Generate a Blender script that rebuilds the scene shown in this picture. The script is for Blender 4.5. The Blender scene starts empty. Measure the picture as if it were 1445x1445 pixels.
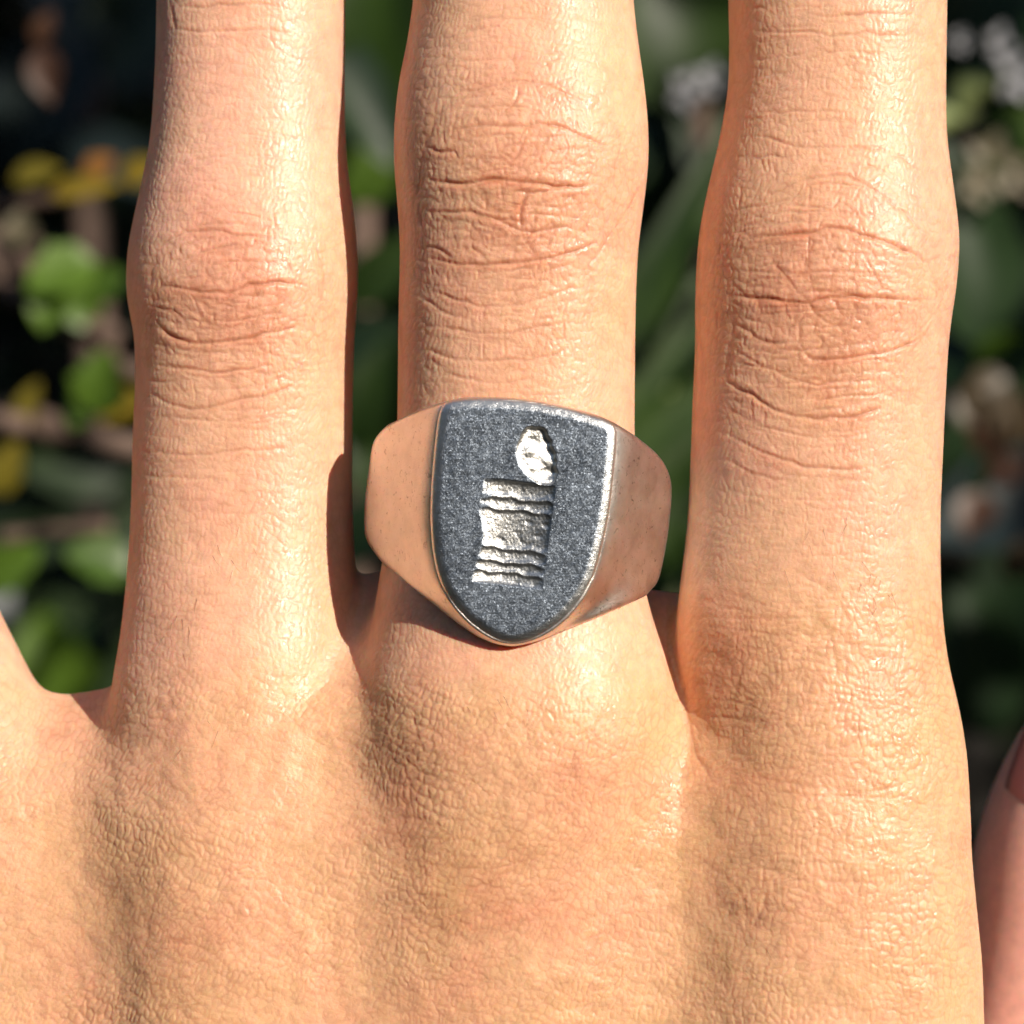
import bpy, math, random
import numpy as np
from mathutils import Vector, Matrix, noise as mnoise

random.seed(7)
RNG = np.random.RandomState(7)
S = 0.055          # mm per photo pixel at the plane z = 0
D = 230.0          # camera distance in mm
C0 = 722.5
HY = 1.20          # height of the hand above the ground, metres

def to_world(p):   # local mm (x right, y up, z towards the camera) -> world metres
    p = np.asarray(p, dtype=np.float64)
    return np.stack([p[..., 0], -p[..., 2], p[..., 1]], -1) * 0.001 + np.array([0, 0, HY])

def X(px, z=0.0): return (np.asarray(px, float) - C0) * S * (D - z) / D
def Y(py, z=0.0): return (C0 - np.asarray(py, float)) * S * (D - z) / D
def PT(px, py, z=0.0): return (float(X(px, z)), float(Y(py, z)), float(z))

# ------------------------------------------------------------------ camera, light, world
sc = bpy.context.scene
COL = sc.collection
cam_d = bpy.data.cameras.new('camera')
cam = bpy.data.objects.new('camera', cam_d)
COL.objects.link(cam)
cam.location = (0, -D * 0.001, HY)
cam.rotation_euler = (math.radians(90), 0, 0)
cam_d.sensor_width = 36.0
cam_d.angle = 2 * math.atan((1445 * S / 2) / D)
cam_d.clip_start = 0.005
cam_d.clip_end = 200.0
cam_d.dof.use_dof = True
cam_d.dof.focus_distance = (D - 5.0) * 0.001
APERTURE_MM = 3.7
cam_d.dof.aperture_fstop = cam_d.lens / APERTURE_MM
cam_d.dof.aperture_blades = 0
sc.camera = cam

SUN = Vector((0.61, 0.34, 0.715)).normalized()      # local direction to the sun
SUNW = Vector((SUN.x, -SUN.z, SUN.y))              # world
sun_el = math.asin(SUNW.z)
sun_az = math.atan2(SUNW.x, SUNW.y)
w = bpy.data.worlds.new('World'); sc.world = w; w.use_nodes = True
nt = w.node_tree
bg = nt.nodes['Background']
sky = nt.nodes.new('ShaderNodeTexSky')
sky.sky_type = 'NISHITA'; sky.sun_disc = False
sky.sun_elevation = sun_el; sky.sun_rotation = sun_az
nt.links.new(sky.outputs[0], bg.inputs[0]); bg.inputs[1].default_value = 0.085
sd = bpy.data.lights.new('sun', 'SUN'); sd.energy = 5.0; sd.angle = math.radians(0.53)
sd.color = (1.0, 0.91, 0.78)
so = bpy.data.objects.new('sun', sd); COL.objects.link(so)
so.rotation_euler = SUNW.to_track_quat('Z', 'Y').to_euler()
so.location = SUNW * 3
sc.view_settings.view_transform = 'Standard'
sc.view_settings.look = 'None'
sc.view_settings.exposure = 0.33
sc.view_settings.gamma = 1.0
sc.render.engine = 'CYCLES'
sc.cycles.use_denoising = True
sc.cycles.max_bounces = 8

# ------------------------------------------------------------------ helpers
def tag(o, label=None, cat=None, group=None, kind=None):
    if label: o['label'] = label
    if cat: o['category'] = cat
    if group: o['group'] = group
    if kind: o['kind'] = kind
    return o

def mesh_obj(name, verts, faces, mat=None, parent=None, smooth=True, world=True):
    v = to_world(verts) if world else np.asarray(verts, float)
    f = np.asarray(faces) if isinstance(faces, np.ndarray) else faces
    me = bpy.data.meshes.new(name)
    if isinstance(faces, np.ndarray):
        n = f.shape[1]
        me.vertices.add(len(v)); me.vertices.foreach_set('co', v.astype(np.float32).ravel())
        me.loops.add(f.size); me.loops.foreach_set('vertex_index', f.astype(np.int32).ravel())
        me.polygons.add(len(f))
        me.polygons.foreach_set('loop_start', np.arange(0, f.size, n, dtype=np.int32))
        me.update(calc_edges=True)
    else:
        me.from_pydata([tuple(a) for a in v], [], [tuple(a) for a in faces])
        me.update()
    me.polygons.foreach_set('use_smooth', np.full(len(me.polygons), bool(smooth)))
    if mat: me.materials.append(mat)
    o = bpy.data.objects.new(name, me); COL.objects.link(o)
    if parent: o.parent = parent
    return o

def empty(name, loc=(0, 0, 0)):
    o = bpy.data.objects.new(name, None); COL.objects.link(o)
    o.location = loc; o.empty_display_size = 0.01
    return o

def smin(a, b, k):
    h = np.maximum(k - np.abs(a - b), 0.0) / k
    return np.minimum(a, b) - h * h * k * 0.25

def smax(a, b, k): return -smin(-a, -b, k)
def sstep(t): t = np.clip(t, 0, 1); return t * t * (3 - 2 * t)

def gsmooth(v, n):
    k = np.exp(-0.5 * (np.arange(-3 * n, 3 * n + 1) / n) ** 2); k /= k.sum()
    return np.convolve(np.pad(v, 3 * n, mode='edge'), k, mode='valid')

def poly_sdf(px, py, poly):
    P = np.asarray(poly, float); Q = np.roll(P, -1, axis=0)
    d = np.full(px.shape, 1e9, dtype=np.float32); ins = np.zeros(px.shape, bool)
    for (ax, ay), (bx, by) in zip(P, Q):
        ex, ey = bx - ax, by - ay
        wx, wy = px - ax, py - ay
        t = np.clip((wx * ex + wy * ey) / (ex * ex + ey * ey + 1e-9), 0, 1)
        d = np.minimum(d, (wx - ex * t) ** 2 + (wy - ey * t) ** 2)
        c = ((ay > py) != (by > py)) & (px < ex * (py - ay) / (ey + (1e-12 if ey == 0 else 0)) + ax)
        ins ^= c
    d = np.sqrt(d)
    return np.where(ins, -d, d)

def smooth_poly(pts, n=240, sig=2.0):
    P = np.asarray(pts, float); Q = np.vstack([P, P[:1]])
    L = np.r_[0, np.cumsum(np.hypot(*np.diff(Q, axis=0).T))]
    t = np.linspace(0, L[-1], n, endpoint=False)
    x = np.interp(t, L, Q[:, 0]); y = np.interp(t, L, Q[:, 1])
    m = int(4 * sig) + 1
    k = np.exp(-0.5 * (np.arange(-m, m + 1) / sig) ** 2); k /= k.sum()
    x = np.convolve(np.r_[x[-m:], x, x[:m]], k, 'valid'); y = np.convolve(np.r_[y[-m:], y, y[:m]], k, 'valid')
    return np.stack([x, y], -1)

def surface_nets(F, xs, ys, zs):
    nx, ny, nz = F.shape
    s = F < 0
    cells = np.zeros((nx - 1, ny - 1, nz - 1), np.uint8)
    for i in (0, 1):
        for j in (0, 1):
            for k in (0, 1):
                cells += s[i:nx - 1 + i, j:ny - 1 + j, k:nz - 1 + k]
    act = (cells > 0) & (cells < 8)
    ci, cj, ck = np.nonzero(act)
    idx = np.full(act.shape, -1, np.int32); idx[ci, cj, ck] = np.arange(len(ci))
    cv = {}
    for i in (0, 1):
        for j in (0, 1):
            for k in (0, 1):
                cv[i, j, k] = F[ci + i, cj + j, ck + k].astype(np.float64)
    acc = np.zeros((len(ci), 3)); cnt = np.zeros(len(ci))
    for a in cv:
        for ax in range(3):
            if a[ax] == 0:
                b = list(a); b[ax] = 1; b = tuple(b)
                va, vb = cv[a], cv[b]
                m = (va < 0) != (vb < 0)
                t = np.where(m, va / np.where(m, va - vb, 1), 0)
                p = np.array(a, float)[None, :].repeat(len(ci), 0); p[:, ax] = t
                acc += p * m[:, None]; cnt += m
    acc /= cnt[:, None]
    V = np.stack([xs[ci] + acc[:, 0] * (xs[ci + 1] - xs[ci]),
                  ys[cj] + acc[:, 1] * (ys[cj + 1] - ys[cj]),
                  zs[ck] + acc[:, 2] * (zs[ck + 1] - zs[ck])], -1)
    Q = []
    for ax in range(3):
        a = [slice(None)] * 3; b = [slice(None)] * 3
        a[ax] = slice(0, -1); b[ax] = slice(1, None)
        sa, sb = s[tuple(a)], s[tuple(b)]
        i, j, k = np.nonzero(sa != sb)
        o1, o2 = [(1, 2), (2, 0), (0, 1)][ax]
        c = np.stack([i, j, k], -1)
        ok = (c[:, o1] > 0) & (c[:, o2] > 0) & (c[:, o1] < act.shape[o1]) & (c[:, o2] < act.shape[o2])
        c = c[ok]; inside = sa[tuple(c.T)]
        def cell(d1, d2):
            e = c.copy(); e[:, o1] -= d1; e[:, o2] -= d2
            return idx[tuple(e.T)]
        q = np.stack([cell(1, 1), cell(0, 1), cell(0, 0), cell(1, 0)], -1)
        q = np.where(inside[:, None], q, q[:, ::-1])
        Q.append(q)
    Q = np.vstack(Q)
    return V, Q[(Q >= 0).all(1)]

def subdivide(V, Q):
    n = len(V)
    e = np.stack([Q, np.roll(Q, -1, 1)], -1).reshape(-1, 2)
    es = np.sort(e, 1).astype(np.int64)
    key = es[:, 0] * n + es[:, 1]
    u, inv = np.unique(key, return_inverse=True)
    mid = 0.5 * (V[u // n] + V[u % n])
    fc = V[Q].mean(1)
    nv = np.vstack([V, mid, fc])
    m = (inv.reshape(-1, 4) + n).astype(np.int32)
    c = np.arange(len(Q)) + n + len(u)
    out = np.concatenate([np.stack([Q[:, i], m[:, i], c, m[:, i - 1]], -1) for i in range(4)])
    return nv, out.astype(np.int32), u

def vnormals(V, Q):
    d1 = V[Q[:, 2]] - V[Q[:, 0]]; d2 = V[Q[:, 3]] - V[Q[:, 1]]
    fn = np.cross(d1, d2)
    N = np.zeros_like(V)
    for a in range(3):
        for i in range(4):
            N[:, a] += np.bincount(Q[:, i], fn[:, a], len(V))
    return N / (np.linalg.norm(N, axis=1, keepdims=True) + 1e-12)

def relax(V, Q, it, lam=0.5):
    n = len(V); i = Q.ravel(); j = np.roll(Q, -1, 1).ravel()
    deg = (np.bincount(i, minlength=n) + np.bincount(j, minlength=n)).astype(float)
    for _ in range(it):
        A = np.stack([np.bincount(i, V[j, a], n) + np.bincount(j, V[i, a], n) for a in range(3)], -1) / np.maximum(deg, 1)[:, None]
        V = V + lam * (A - V)
    return V

def project(V, fn, it=2, eps=0.02):
    for _ in range(it):
        f0 = fn(V[:, 0], V[:, 1], V[:, 2])
        g = np.stack([fn(V[:, 0] + eps * (a == 0), V[:, 1] + eps * (a == 1), V[:, 2] + eps * (a == 2)) - f0 for a in range(3)], -1) / eps
        g2 = np.maximum((g * g).sum(1), 0.15)
        st = np.clip(f0 / g2, -0.25, 0.25)
        V = V - g * st[:, None]
    return V

# ------------------------------------------------------------------ materials
def mat_new(name):
    m = bpy.data.materials.new(name); m.use_nodes = True
    return m, m.node_tree, m.node_tree.nodes['Principled BSDF']

def nd(t, kind, **kw):
    n = t.nodes.new(kind)
    for k, v in kw.items():
        if k in n.inputs: n.inputs[k].default_value = v
        else: setattr(n, k, v)
    return n

def ramp(t, stops):
    r = t.nodes.new('ShaderNodeValToRGB'); cr = r.color_ramp
    while len(cr.elements) < len(stops): cr.elements.new(0.5)
    for e, (p, c) in zip(cr.elements, stops):
        e.position = p; e.color = (*c, 1)
    return r

def skin_material():
    m, t, b = mat_new('skin'); L = t.links
    tc = nd(t, 'ShaderNodeTexCoord')
    at = nd(t, 'ShaderNodeAttribute', attribute_name='redness_shade')
    n1 = nd(t, 'ShaderNodeTexNoise', Scale=110.0, Detail=4.0, Roughness=0.6)
    n2 = nd(t, 'ShaderNodeTexNoise', Scale=900.0, Detail=3.0, Roughness=0.6)
    L.new(tc.outputs['Object'], n1.inputs['Vector']); L.new(tc.outputs['Object'], n2.inputs['Vector'])
    r1 = ramp(t, [(0.32, (0.65, 0.388, 0.208)), (0.52, (0.69, 0.402, 0.238)), (0.70, (0.68, 0.35, 0.215))])
    L.new(n1.outputs['Fac'], r1.inputs['Fac'])
    mx = nd(t, 'ShaderNodeMix', data_type='RGBA', blend_type='MIX')
    L.new(at.outputs['Fac'], mx.inputs['Factor'])
    ap = nd(t, 'ShaderNodeAttribute', attribute_name='pink_and_fill')
    mp = nd(t, 'ShaderNodeMix', data_type='RGBA'); L.new(ap.outputs['Fac'], mp.inputs['Factor'])
    L.new(r1.outputs['Color'], mp.inputs[6]); mp.inputs[7].default_value = (0.86, 0.50, 0.42, 1)
    L.new(mp.outputs[2], mx.inputs[6]); mx.inputs[7].default_value = (0.50, 0.17, 0.085, 1)
    mr = nd(t, 'ShaderNodeMapRange'); mr.inputs[1].default_value = 0.3; mr.inputs[2].default_value = 0.7
    mr.inputs[3].default_value = 0.90; mr.inputs[4].default_value = 1.08
    L.new(n2.outputs['Fac'], mr.inputs[0])
    ml = nd(t, 'ShaderNodeVectorMath', operation='SCALE')
    L.new(mx.outputs[2], ml.inputs[0]); L.new(mr.outputs[0], ml.inputs['Scale'])
    L.new(ml.outputs[0], b.inputs['Base Color'])
    # micro relief: fine cells and pores
    v = nd(t, 'ShaderNodeTexVoronoi', feature='DISTANCE_TO_EDGE', Scale=2600.0)
    nz = nd(t, 'ShaderNodeTexNoise', Scale=1500.0, Detail=2.0)
    L.new(tc.outputs['Object'], nz.inputs['Vector'])
    va = nd(t, 'ShaderNodeVectorMath', operation='MULTIPLY_ADD')
    L.new(nz.outputs['Color'], va.inputs[0]); va.inputs[1].default_value = (0.0005,) * 3
    L.new(tc.outputs['Object'], va.inputs[2]); L.new(va.outputs[0], v.inputs['Vector'])
    sm = nd(t, 'ShaderNodeMapRange', interpolation_type='SMOOTHSTEP'); sm.inputs[2].default_value = 0.25
    L.new(v.outputs['Distance'], sm.inputs[0])
    bp = nd(t, 'ShaderNodeBump'); bp.inputs['Strength'].default_value = 0.35; bp.inputs['Distance'].default_value = 0.00002
    L.new(sm.outputs[0], bp.inputs['Height'])
    n3 = nd(t, 'ShaderNodeTexNoise', Scale=5200.0, Detail=2.0)
    L.new(tc.outputs['Object'], n3.inputs['Vector'])
    bp2 = nd(t, 'ShaderNodeBump'); bp2.inputs['Strength'].default_value = 0.28; bp2.inputs['Distance'].default_value = 0.00002
    L.new(n3.outputs['Fac'], bp2.inputs['Height']); L.new(bp.outputs[0], bp2.inputs['Normal'])
    L.new(bp2.outputs[0], b.inputs['Normal'])
    rm = nd(t, 'ShaderNodeMapRange'); rm.inputs[1].default_value = 0.3; rm.inputs[2].default_value = 0.7
    rm.inputs[3].default_value = 0.31; rm.inputs[4].default_value = 0.53
    L.new(n2.outputs['Fac'], rm.inputs[0]); L.new(rm.outputs[0], b.inputs['Roughness'])
    b.inputs['Specular IOR Level'].default_value = 0.36
    b.inputs['Subsurface Weight'].default_value = 1.0
    b.inputs['Subsurface Radius'].default_value = (1.15, 0.33, 0.14)
    b.inputs['Subsurface Scale'].default_value = 0.0007
    return m

def silver_material(name, base, rough, grain, gscale, tarnish):
    m, t, b = mat_new(name); L = t.links
    tc = nd(t, 'ShaderNodeTexCoord')
    b.inputs['Metallic'].default_value = 1.0
    n0 = nd(t, 'ShaderNodeTexNoise', Scale=420.0, Detail=5.0, Roughness=0.65)
    L.new(tc.outputs['Object'], n0.inputs['Vector'])
    r = ramp(t, [(0.35, tuple(c * 0.82 for c in base)), (0.6, base), (0.8, tuple(min(1, c * 1.1) for c in base))])
    L.new(n0.outputs['Fac'], r.inputs['Fac'])
    # small dark pits of tarnish
    v = nd(t, 'ShaderNodeTexNoise', Scale=1900.0, Detail=3.0, Roughness=0.7, Distortion=1.2)
    L.new(tc.outputs['Object'], v.inputs['Vector'])
    pr = nd(t, 'ShaderNodeMapRange'); pr.inputs[1].default_value = 0.60; pr.inputs[2].default_value = 0.72
    pr.inputs[4].default_value = tarnish
    L.new(v.outputs['Fac'], pr.inputs[0])
    mx = nd(t, 'ShaderNodeMix', data_type='RGBA'); L.new(pr.outputs[0], mx.inputs['Factor'])
    L.new(r.outputs['Color'], mx.inputs[6]); mx.inputs[7].default_value = (0.12, 0.09, 0.07, 1)
    L.new(mx.outputs[2], b.inputs['Base Color'])
    rr = nd(t, 'ShaderNodeMapRange'); rr.inputs[3].default_value = rough - 0.06; rr.inputs[4].default_value = rough + 0.1
    L.new(n0.outputs['Fac'], rr.inputs[0]); L.new(rr.outputs[0], b.inputs['Roughness'])
    g = nd(t, 'ShaderNodeTexNoise', Scale=gscale, Detail=3.0, Roughness=0.7)
    L.new(tc.outputs['Object'], g.inputs['Vector'])
    bp = nd(t, 'ShaderNodeBump'); bp.inputs['Strength'].default_value = grain; bp.inputs['Distance'].default_value = 0.00006
    L.new(g.outputs['Fac'], bp.inputs['Height'])
    # fine hairline scratches running mostly across
    mpn = nd(t, 'ShaderNodeMapping'); mpn.inputs['Rotation'].default_value = (0, 0.5, 0); mpn.inputs['Scale'].default_value = (0.12, 1, 1.6)
    sc_ = nd(t, 'ShaderNodeTexNoise', Scale=5200.0, Detail=2.0); L.new(tc.outputs['Object'], mpn.inputs['Vector']); L.new(mpn.outputs[0], sc_.inputs['Vector'])
    bs = nd(t, 'ShaderNodeBump'); bs.inputs['Strength'].default_value = 0.35; bs.inputs['Distance'].default_value = 0.00004
    L.new(sc_.outputs['Fac'], bs.inputs['Height']); L.new(bp.outputs[0], bs.inputs['Normal'])
    L.new(bs.outputs[0], b.inputs['Normal'])
    return m

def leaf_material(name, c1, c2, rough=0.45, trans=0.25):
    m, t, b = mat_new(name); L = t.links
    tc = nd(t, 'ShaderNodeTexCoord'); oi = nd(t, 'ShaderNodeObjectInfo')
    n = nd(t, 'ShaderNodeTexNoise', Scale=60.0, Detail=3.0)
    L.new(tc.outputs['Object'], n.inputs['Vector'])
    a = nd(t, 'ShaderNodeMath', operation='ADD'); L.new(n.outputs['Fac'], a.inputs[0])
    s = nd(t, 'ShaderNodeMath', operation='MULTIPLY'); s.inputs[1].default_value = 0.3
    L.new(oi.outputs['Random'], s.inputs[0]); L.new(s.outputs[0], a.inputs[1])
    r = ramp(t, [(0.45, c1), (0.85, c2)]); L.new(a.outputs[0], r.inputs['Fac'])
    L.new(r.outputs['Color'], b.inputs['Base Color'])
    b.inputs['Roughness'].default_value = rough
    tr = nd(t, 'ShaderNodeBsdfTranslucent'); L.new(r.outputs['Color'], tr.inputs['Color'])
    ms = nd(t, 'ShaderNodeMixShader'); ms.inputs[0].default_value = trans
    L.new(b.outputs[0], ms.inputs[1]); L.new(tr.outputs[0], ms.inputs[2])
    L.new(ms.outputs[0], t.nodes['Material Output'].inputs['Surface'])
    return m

def plain_material(name, c1, c2, scale, rough=0.8, bump=0.0):
    m, t, b = mat_new(name); L = t.links
    tc = nd(t, 'ShaderNodeTexCoord')
    n = nd(t, 'ShaderNodeTexNoise', Scale=scale, Detail=6.0, Roughness=0.6)
    L.new(tc.outputs['Object'], n.inputs['Vector'])
    r = ramp(t, [(0.35, c1), (0.65, c2)]); L.new(n.outputs['Fac'], r.inputs['Fac'])
    L.new(r.outputs['Color'], b.inputs['Base Color']); b.inputs['Roughness'].default_value = rough
    if bump:
        bp = nd(t, 'ShaderNodeBump'); bp.inputs['Strength'].default_value = 0.6; bp.inputs['Distance'].default_value = bump
        L.new(n.outputs['Fac'], bp.inputs['Height']); L.new(bp.outputs[0], b.inputs['Normal'])
    return m

M_skin = skin_material()
M_band = silver_material('silver', (0.76, 0.70, 0.655), 0.38, 0.30, 5200.0, 0.7)
M_face = silver_material('silver_dark_reflection', (0.235, 0.27, 0.325), 0.36, 0.45, 7500.0, 0.2)  # same silver as the band; reflection of dark surroundings put into the colour
def add_gleam(m):
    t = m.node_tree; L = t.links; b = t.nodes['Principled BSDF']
    at = nd(t, 'ShaderNodeAttribute', attribute_name='painted_gleam')
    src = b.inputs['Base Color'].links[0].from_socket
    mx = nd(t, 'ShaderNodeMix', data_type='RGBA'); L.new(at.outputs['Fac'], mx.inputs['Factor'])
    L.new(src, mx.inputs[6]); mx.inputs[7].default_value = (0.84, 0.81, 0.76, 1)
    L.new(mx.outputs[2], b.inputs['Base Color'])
    # sandblasted facets: each tiny grain has its own tilt
    tc = nd(t, 'ShaderNodeTexCoord'); v = nd(t, 'ShaderNodeTexVoronoi', Scale=13000.0); L.new(tc.outputs['Object'], v.inputs['Vector'])
    sb = nd(t, 'ShaderNodeVectorMath', operation='SUBTRACT'); L.new(v.outputs['Color'], sb.inputs[0]); sb.inputs[1].default_value = (.5, .5, .5)
    s2 = nd(t, 'ShaderNodeVectorMath', operation='SCALE'); L.new(sb.outputs[0], s2.inputs[0]); 
    mrp = nd(t, 'ShaderNodeMapRange'); mrp.inputs[3].default_value = 0.21; mrp.inputs[4].default_value = 0.10
    L.new(at.outputs['Fac'], mrp.inputs[0]); L.new(mrp.outputs[0], s2.inputs['Scale'])
    ad = nd(t, 'ShaderNodeVectorMath', operation='ADD'); L.new(s2.outputs[0], ad.inputs[0]); L.new(b.inputs['Normal'].links[0].from_socket, ad.inputs[1])
    nn_ = nd(t, 'ShaderNodeVectorMath', operation='NORMALIZE'); L.new(ad.outputs[0], nn_.inputs[0]); L.new(nn_.outputs[0], b.inputs['Normal'])
add_gleam(M_face)

# ------------------------------------------------------------------ setting
ground = mesh_obj('ground', [(-60, -60, 0), (60, -60, 0), (60, 60, 0), (-60, 60, 0)], [(0, 1, 2, 3)],
                  plain_material('soil', (0.02, 0.016, 0.012), (0.05, 0.04, 0.028), 3.0, 0.95, 0.01), world=False)
tag(ground, kind='structure')
def backdrop():  # dark sheet added behind the plants; shade put into its colour
    xs = np.linspace(-6, 6, 61); ys = np.linspace(0, 1, 25); v = []; f = []
    for j, t in enumerate(ys):
        for i, x in enumerate(xs):
            q = mnoise.noise(Vector((x * 1.7, t * 5, 3.1))) * 0.14 + mnoise.noise(Vector((x * 6, t * 14, 1.1))) * 0.05
            v.append((x, 1.25 + t * 0.45 + q, t * 3.4 + q * 0.3 - 0.02))
    n = len(xs)
    for j in range(len(ys) - 1):
        for i in range(n - 1):
            f.append((j * n + i, j * n + i + 1, (j + 1) * n + i + 1, (j + 1) * n + i))
    # close towards the back
    return v, f
bv, bf = backdrop()
tag(mesh_obj('dark_backdrop', bv, bf, plain_material('backdrop_shade', (0.006, 0.005, 0.004), (0.020, 0.016, 0.012), 9.0, 0.95, 0.01), world=False), kind='structure')

# ------------------------------------------------------------------ the hand: implicit surface
def tube_tables(rows, zc, ratio, tip_py, ext=1900, nub=None):
    """rows: (py, pxL, pxR). returns sampled tables over y in mm."""
    r = np.array(rows, float)
    py = np.arange(tip_py, ext + 1, 4.0)
    l = np.interp(py, r[:, 0], r[:, 1]); rr = np.interp(py, r[:, 0], r[:, 2])
    l = gsmooth(l, 5); rr = gsmooth(rr, 5)
    z = np.interp(py, zc[0], zc[1]); z = gsmooth(z, 10)
    f = S * (D - z) / D
    xl = (l - C0) * f; xr = (rr - C0) * f
    yy = (C0 - py) * f
    a = (xr - xl) / 2; c = (xr + xl) / 2
    b = a * gsmooth(np.interp(py, ratio[0], ratio[1]), 8)
    tl = 9.0
    t = np.clip((yy[0] - yy) / tl, 0, 1); cap = np.sqrt(1 - (1 - t) ** 2) * 0.999 + 0.001
    return yy[::-1].copy(), c[::-1].copy(), (a * cap)[::-1].copy(), z[::-1].copy(), (b * cap)[::-1].copy()

FINGERS = [
    # ring finger
    tube_tables([(-420, 235, 470), (-200, 226, 484), (0, 222, 487), (100, 220, 486), (194, 214, 487), (252, 203, 492), (300, 192, 500), (354, 181, 505), (412, 179, 505),
                 (436, 182, 503), (466, 191, 500), (533, 193, 498), (606, 189, 497), (700, 187, 497), (765, 184, 499), (850, 177, 506), (900, 171, 512),
                 (960, 160, 516), (1050, 150, 520), (1200, 140, 545), (1445, 130, 580), (1900, 110, 600)],
                ([-420, 700, 950, 1200, 1900], [-5.6, -5.4, -4.2, -3.2, -4.0]), ([-420, 0, 390, 650, 1000, 1900], [0.82, 0.84, 0.92, 0.86, 0.84, 0.72]), -420),
    # middle finger
    tube_tables([(-560, 600, 880), (-200, 588, 890), (0, 584, 893), (60, 575, 900), (120, 562, 909), (180, 556, 915), (235, 556, 915), (300, 562, 907), (350, 565, 900),
                 (420, 563, 897), (480, 562, 896), (600, 561, 895), (700, 556, 897), (800, 538, 904), (850, 530, 914), (890, 523, 926), (930, 512, 942), (980, 500, 957), (1040, 492, 966),
                 (1120, 494, 948), (1200, 500, 915), (1445, 530, 900), (1900, 540, 900)],
                ([-560, 700, 950, 1200, 1900], [-0.5, -0.5, -0.5, -0.8, -2.0]), ([-560, 0, 230, 600, 1000, 1900], [0.82, 0.84, 0.90, 0.86, 0.80, 0.72]), -560),
    # index finger
    tube_tables([(-480, 1045, 1330), (-150, 1030, 1336), (0, 1028, 1335), (60, 1030, 1334), (130, 1028, 1333), (200, 1015, 1334), (270, 998, 1344), (320, 988, 1350), (345, 985, 1352), (400, 982, 1348),
                 (440, 981, 1342), (480, 982, 1336), (560, 978, 1332), (650, 975, 1328), (720, 972, 1325), (780, 966, 1325), (840, 958, 1326), (900, 952, 1331), (940, 952, 1337), (1000, 960, 1352),
                 (1060, 966, 1362), (1150, 950, 1367), (1250, 940, 1370), (1350, 930, 1377), (1445, 925, 1381), (1900, 880, 1390)],
                ([-480, 700, 950, 1200, 1900], [-1.0, -0.6, -0.8, -1.0, -2.5]), ([-480, 0, 390, 650, 1000, 1900], [0.82, 0.84, 0.90, 0.85, 0.80, 0.74]), -480),
]

def tube_sdf(tab, x, y, z, p=2.25):
    yy, c, a, zc, b = tab
    C = np.interp(y, yy, c); A = np.interp(y, yy, a); Z = np.interp(y, yy, zc); B = np.interp(y, yy, b)
    over = np.maximum(y - yy[-1], 0)
    u = np.abs(x - C) / A; v = np.abs(z - Z) / B
    q = (u ** p + v ** p) ** (1 / p)
    m = np.sqrt(u * u + v * v) + 1e-6
    grad = np.sqrt((u / m / A) ** 2 + (v / m / B) ** 2)
    return np.clip((q - 1) / grad, -12, 30) + over

def capsule_chain(pts, x, y, z, flat=1.0):
    P = np.array([(*PT(a, b, c), r) for a, b, c, r in pts])
    t = np.arange(len(P)); tt = np.linspace(0, len(P) - 1, (len(P) - 1) * 3 + 1)
    R = np.stack([gsmooth(np.interp(tt, t, P[:, k]), 1) for k in range(4)], -1)
    d = None
    for A, B in zip(R[:-1], R[1:]):
        e = B[:3] - A[:3]; wx, wy, wz = x - A[0], y - A[1], z - A[2]
        h = np.clip((wx * e[0] + wy * e[1] + wz * e[2]) / (e @ e), 0, 1)
        q = np.sqrt((wx - e[0] * h) ** 2 + (wy - e[1] * h) ** 2 + ((wz - e[2] * h) * flat) ** 2) - (A[3] + (B[3] - A[3]) * h)
        d = q if d is None else smin(d, q, 0.8)
    return d

PINKY = [(-330, 250, -9, 6.2), (-300, 420, -9, 6.8), (-262, 560, -9, 7.6), (-215, 700, -8.5, 7.2), (-168, 850, -8, 7.9),
         (-105, 990, -7.5, 8.2), (-50, 1120, -7.5, 8.8), (5, 1300, -7.5, 9.4), (60, 1600, -7.5, 9.6), (100, 1900, -8, 9.6)]
THUMB = [(1618, 985, -24, 5.6), (1580, 1045, -24, 7.0), (1545, 1120, -23.5, 8.0), (1520, 1220, -23, 8.8), (1505, 1350, -22, 8.6), (1490, 1500, -20, 8.8),
         (1440, 1700, -17, 9.8), (1330, 1900, -14, 12)]

SLAB_X = X(np.array([-200, -60, 60, 95, 150, 250, 440, 515, 560, 750, 900, 955, 1020, 1150, 1300, 1420]))
SLAB_TOP = np.array([1150, 1050, 996, 985, 975, 930, 838, 812, 800, 800, 832, 839, 850, 930, 1060, 1300.])
SLAB_RUN = np.array([140, 140, 135, 130, 130, 150, 190, 200, 200, 210, 260, 270, 260, 200, 160, 150.]) * S
SLAB_F = np.array([-2.2, -1.0, 0.5, 1.0, 1.8, 3.0, 4.3, 4.5, 4.8, 5.6, 5.4, 5.0, 5.0, 5.2, 4.5, 0.0])   # front height
def slab_sdf(x, y, z):
    top = np.interp(x, SLAB_X, Y(SLAB_TOP)); run = np.interp(x, SLAB_X, SLAB_RUN); f = np.interp(x, SLAB_X, SLAB_F)
    zm = -6.0; hz = f - zm
    t = np.maximum(0, (y - (top - run)) / run)
    v = (z - zm) / np.where(z > zm, hz, 8.0)
    v = np.abs(v); pe = 1.3
    q = (t ** pe + v ** pe) ** (1 / pe) + 1e-6
    g = np.sqrt(((t / q) ** (pe - 1) / run) ** 2 + ((v / q) ** (pe - 1) / hz) ** 2 + 1e-6)
    d = np.clip((q - 1) / np.maximum(g, 0.08), -12, 30)
    return smax(smax(d, x - X(1345), 5.0), X(-160) - x, 5.0)

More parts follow.
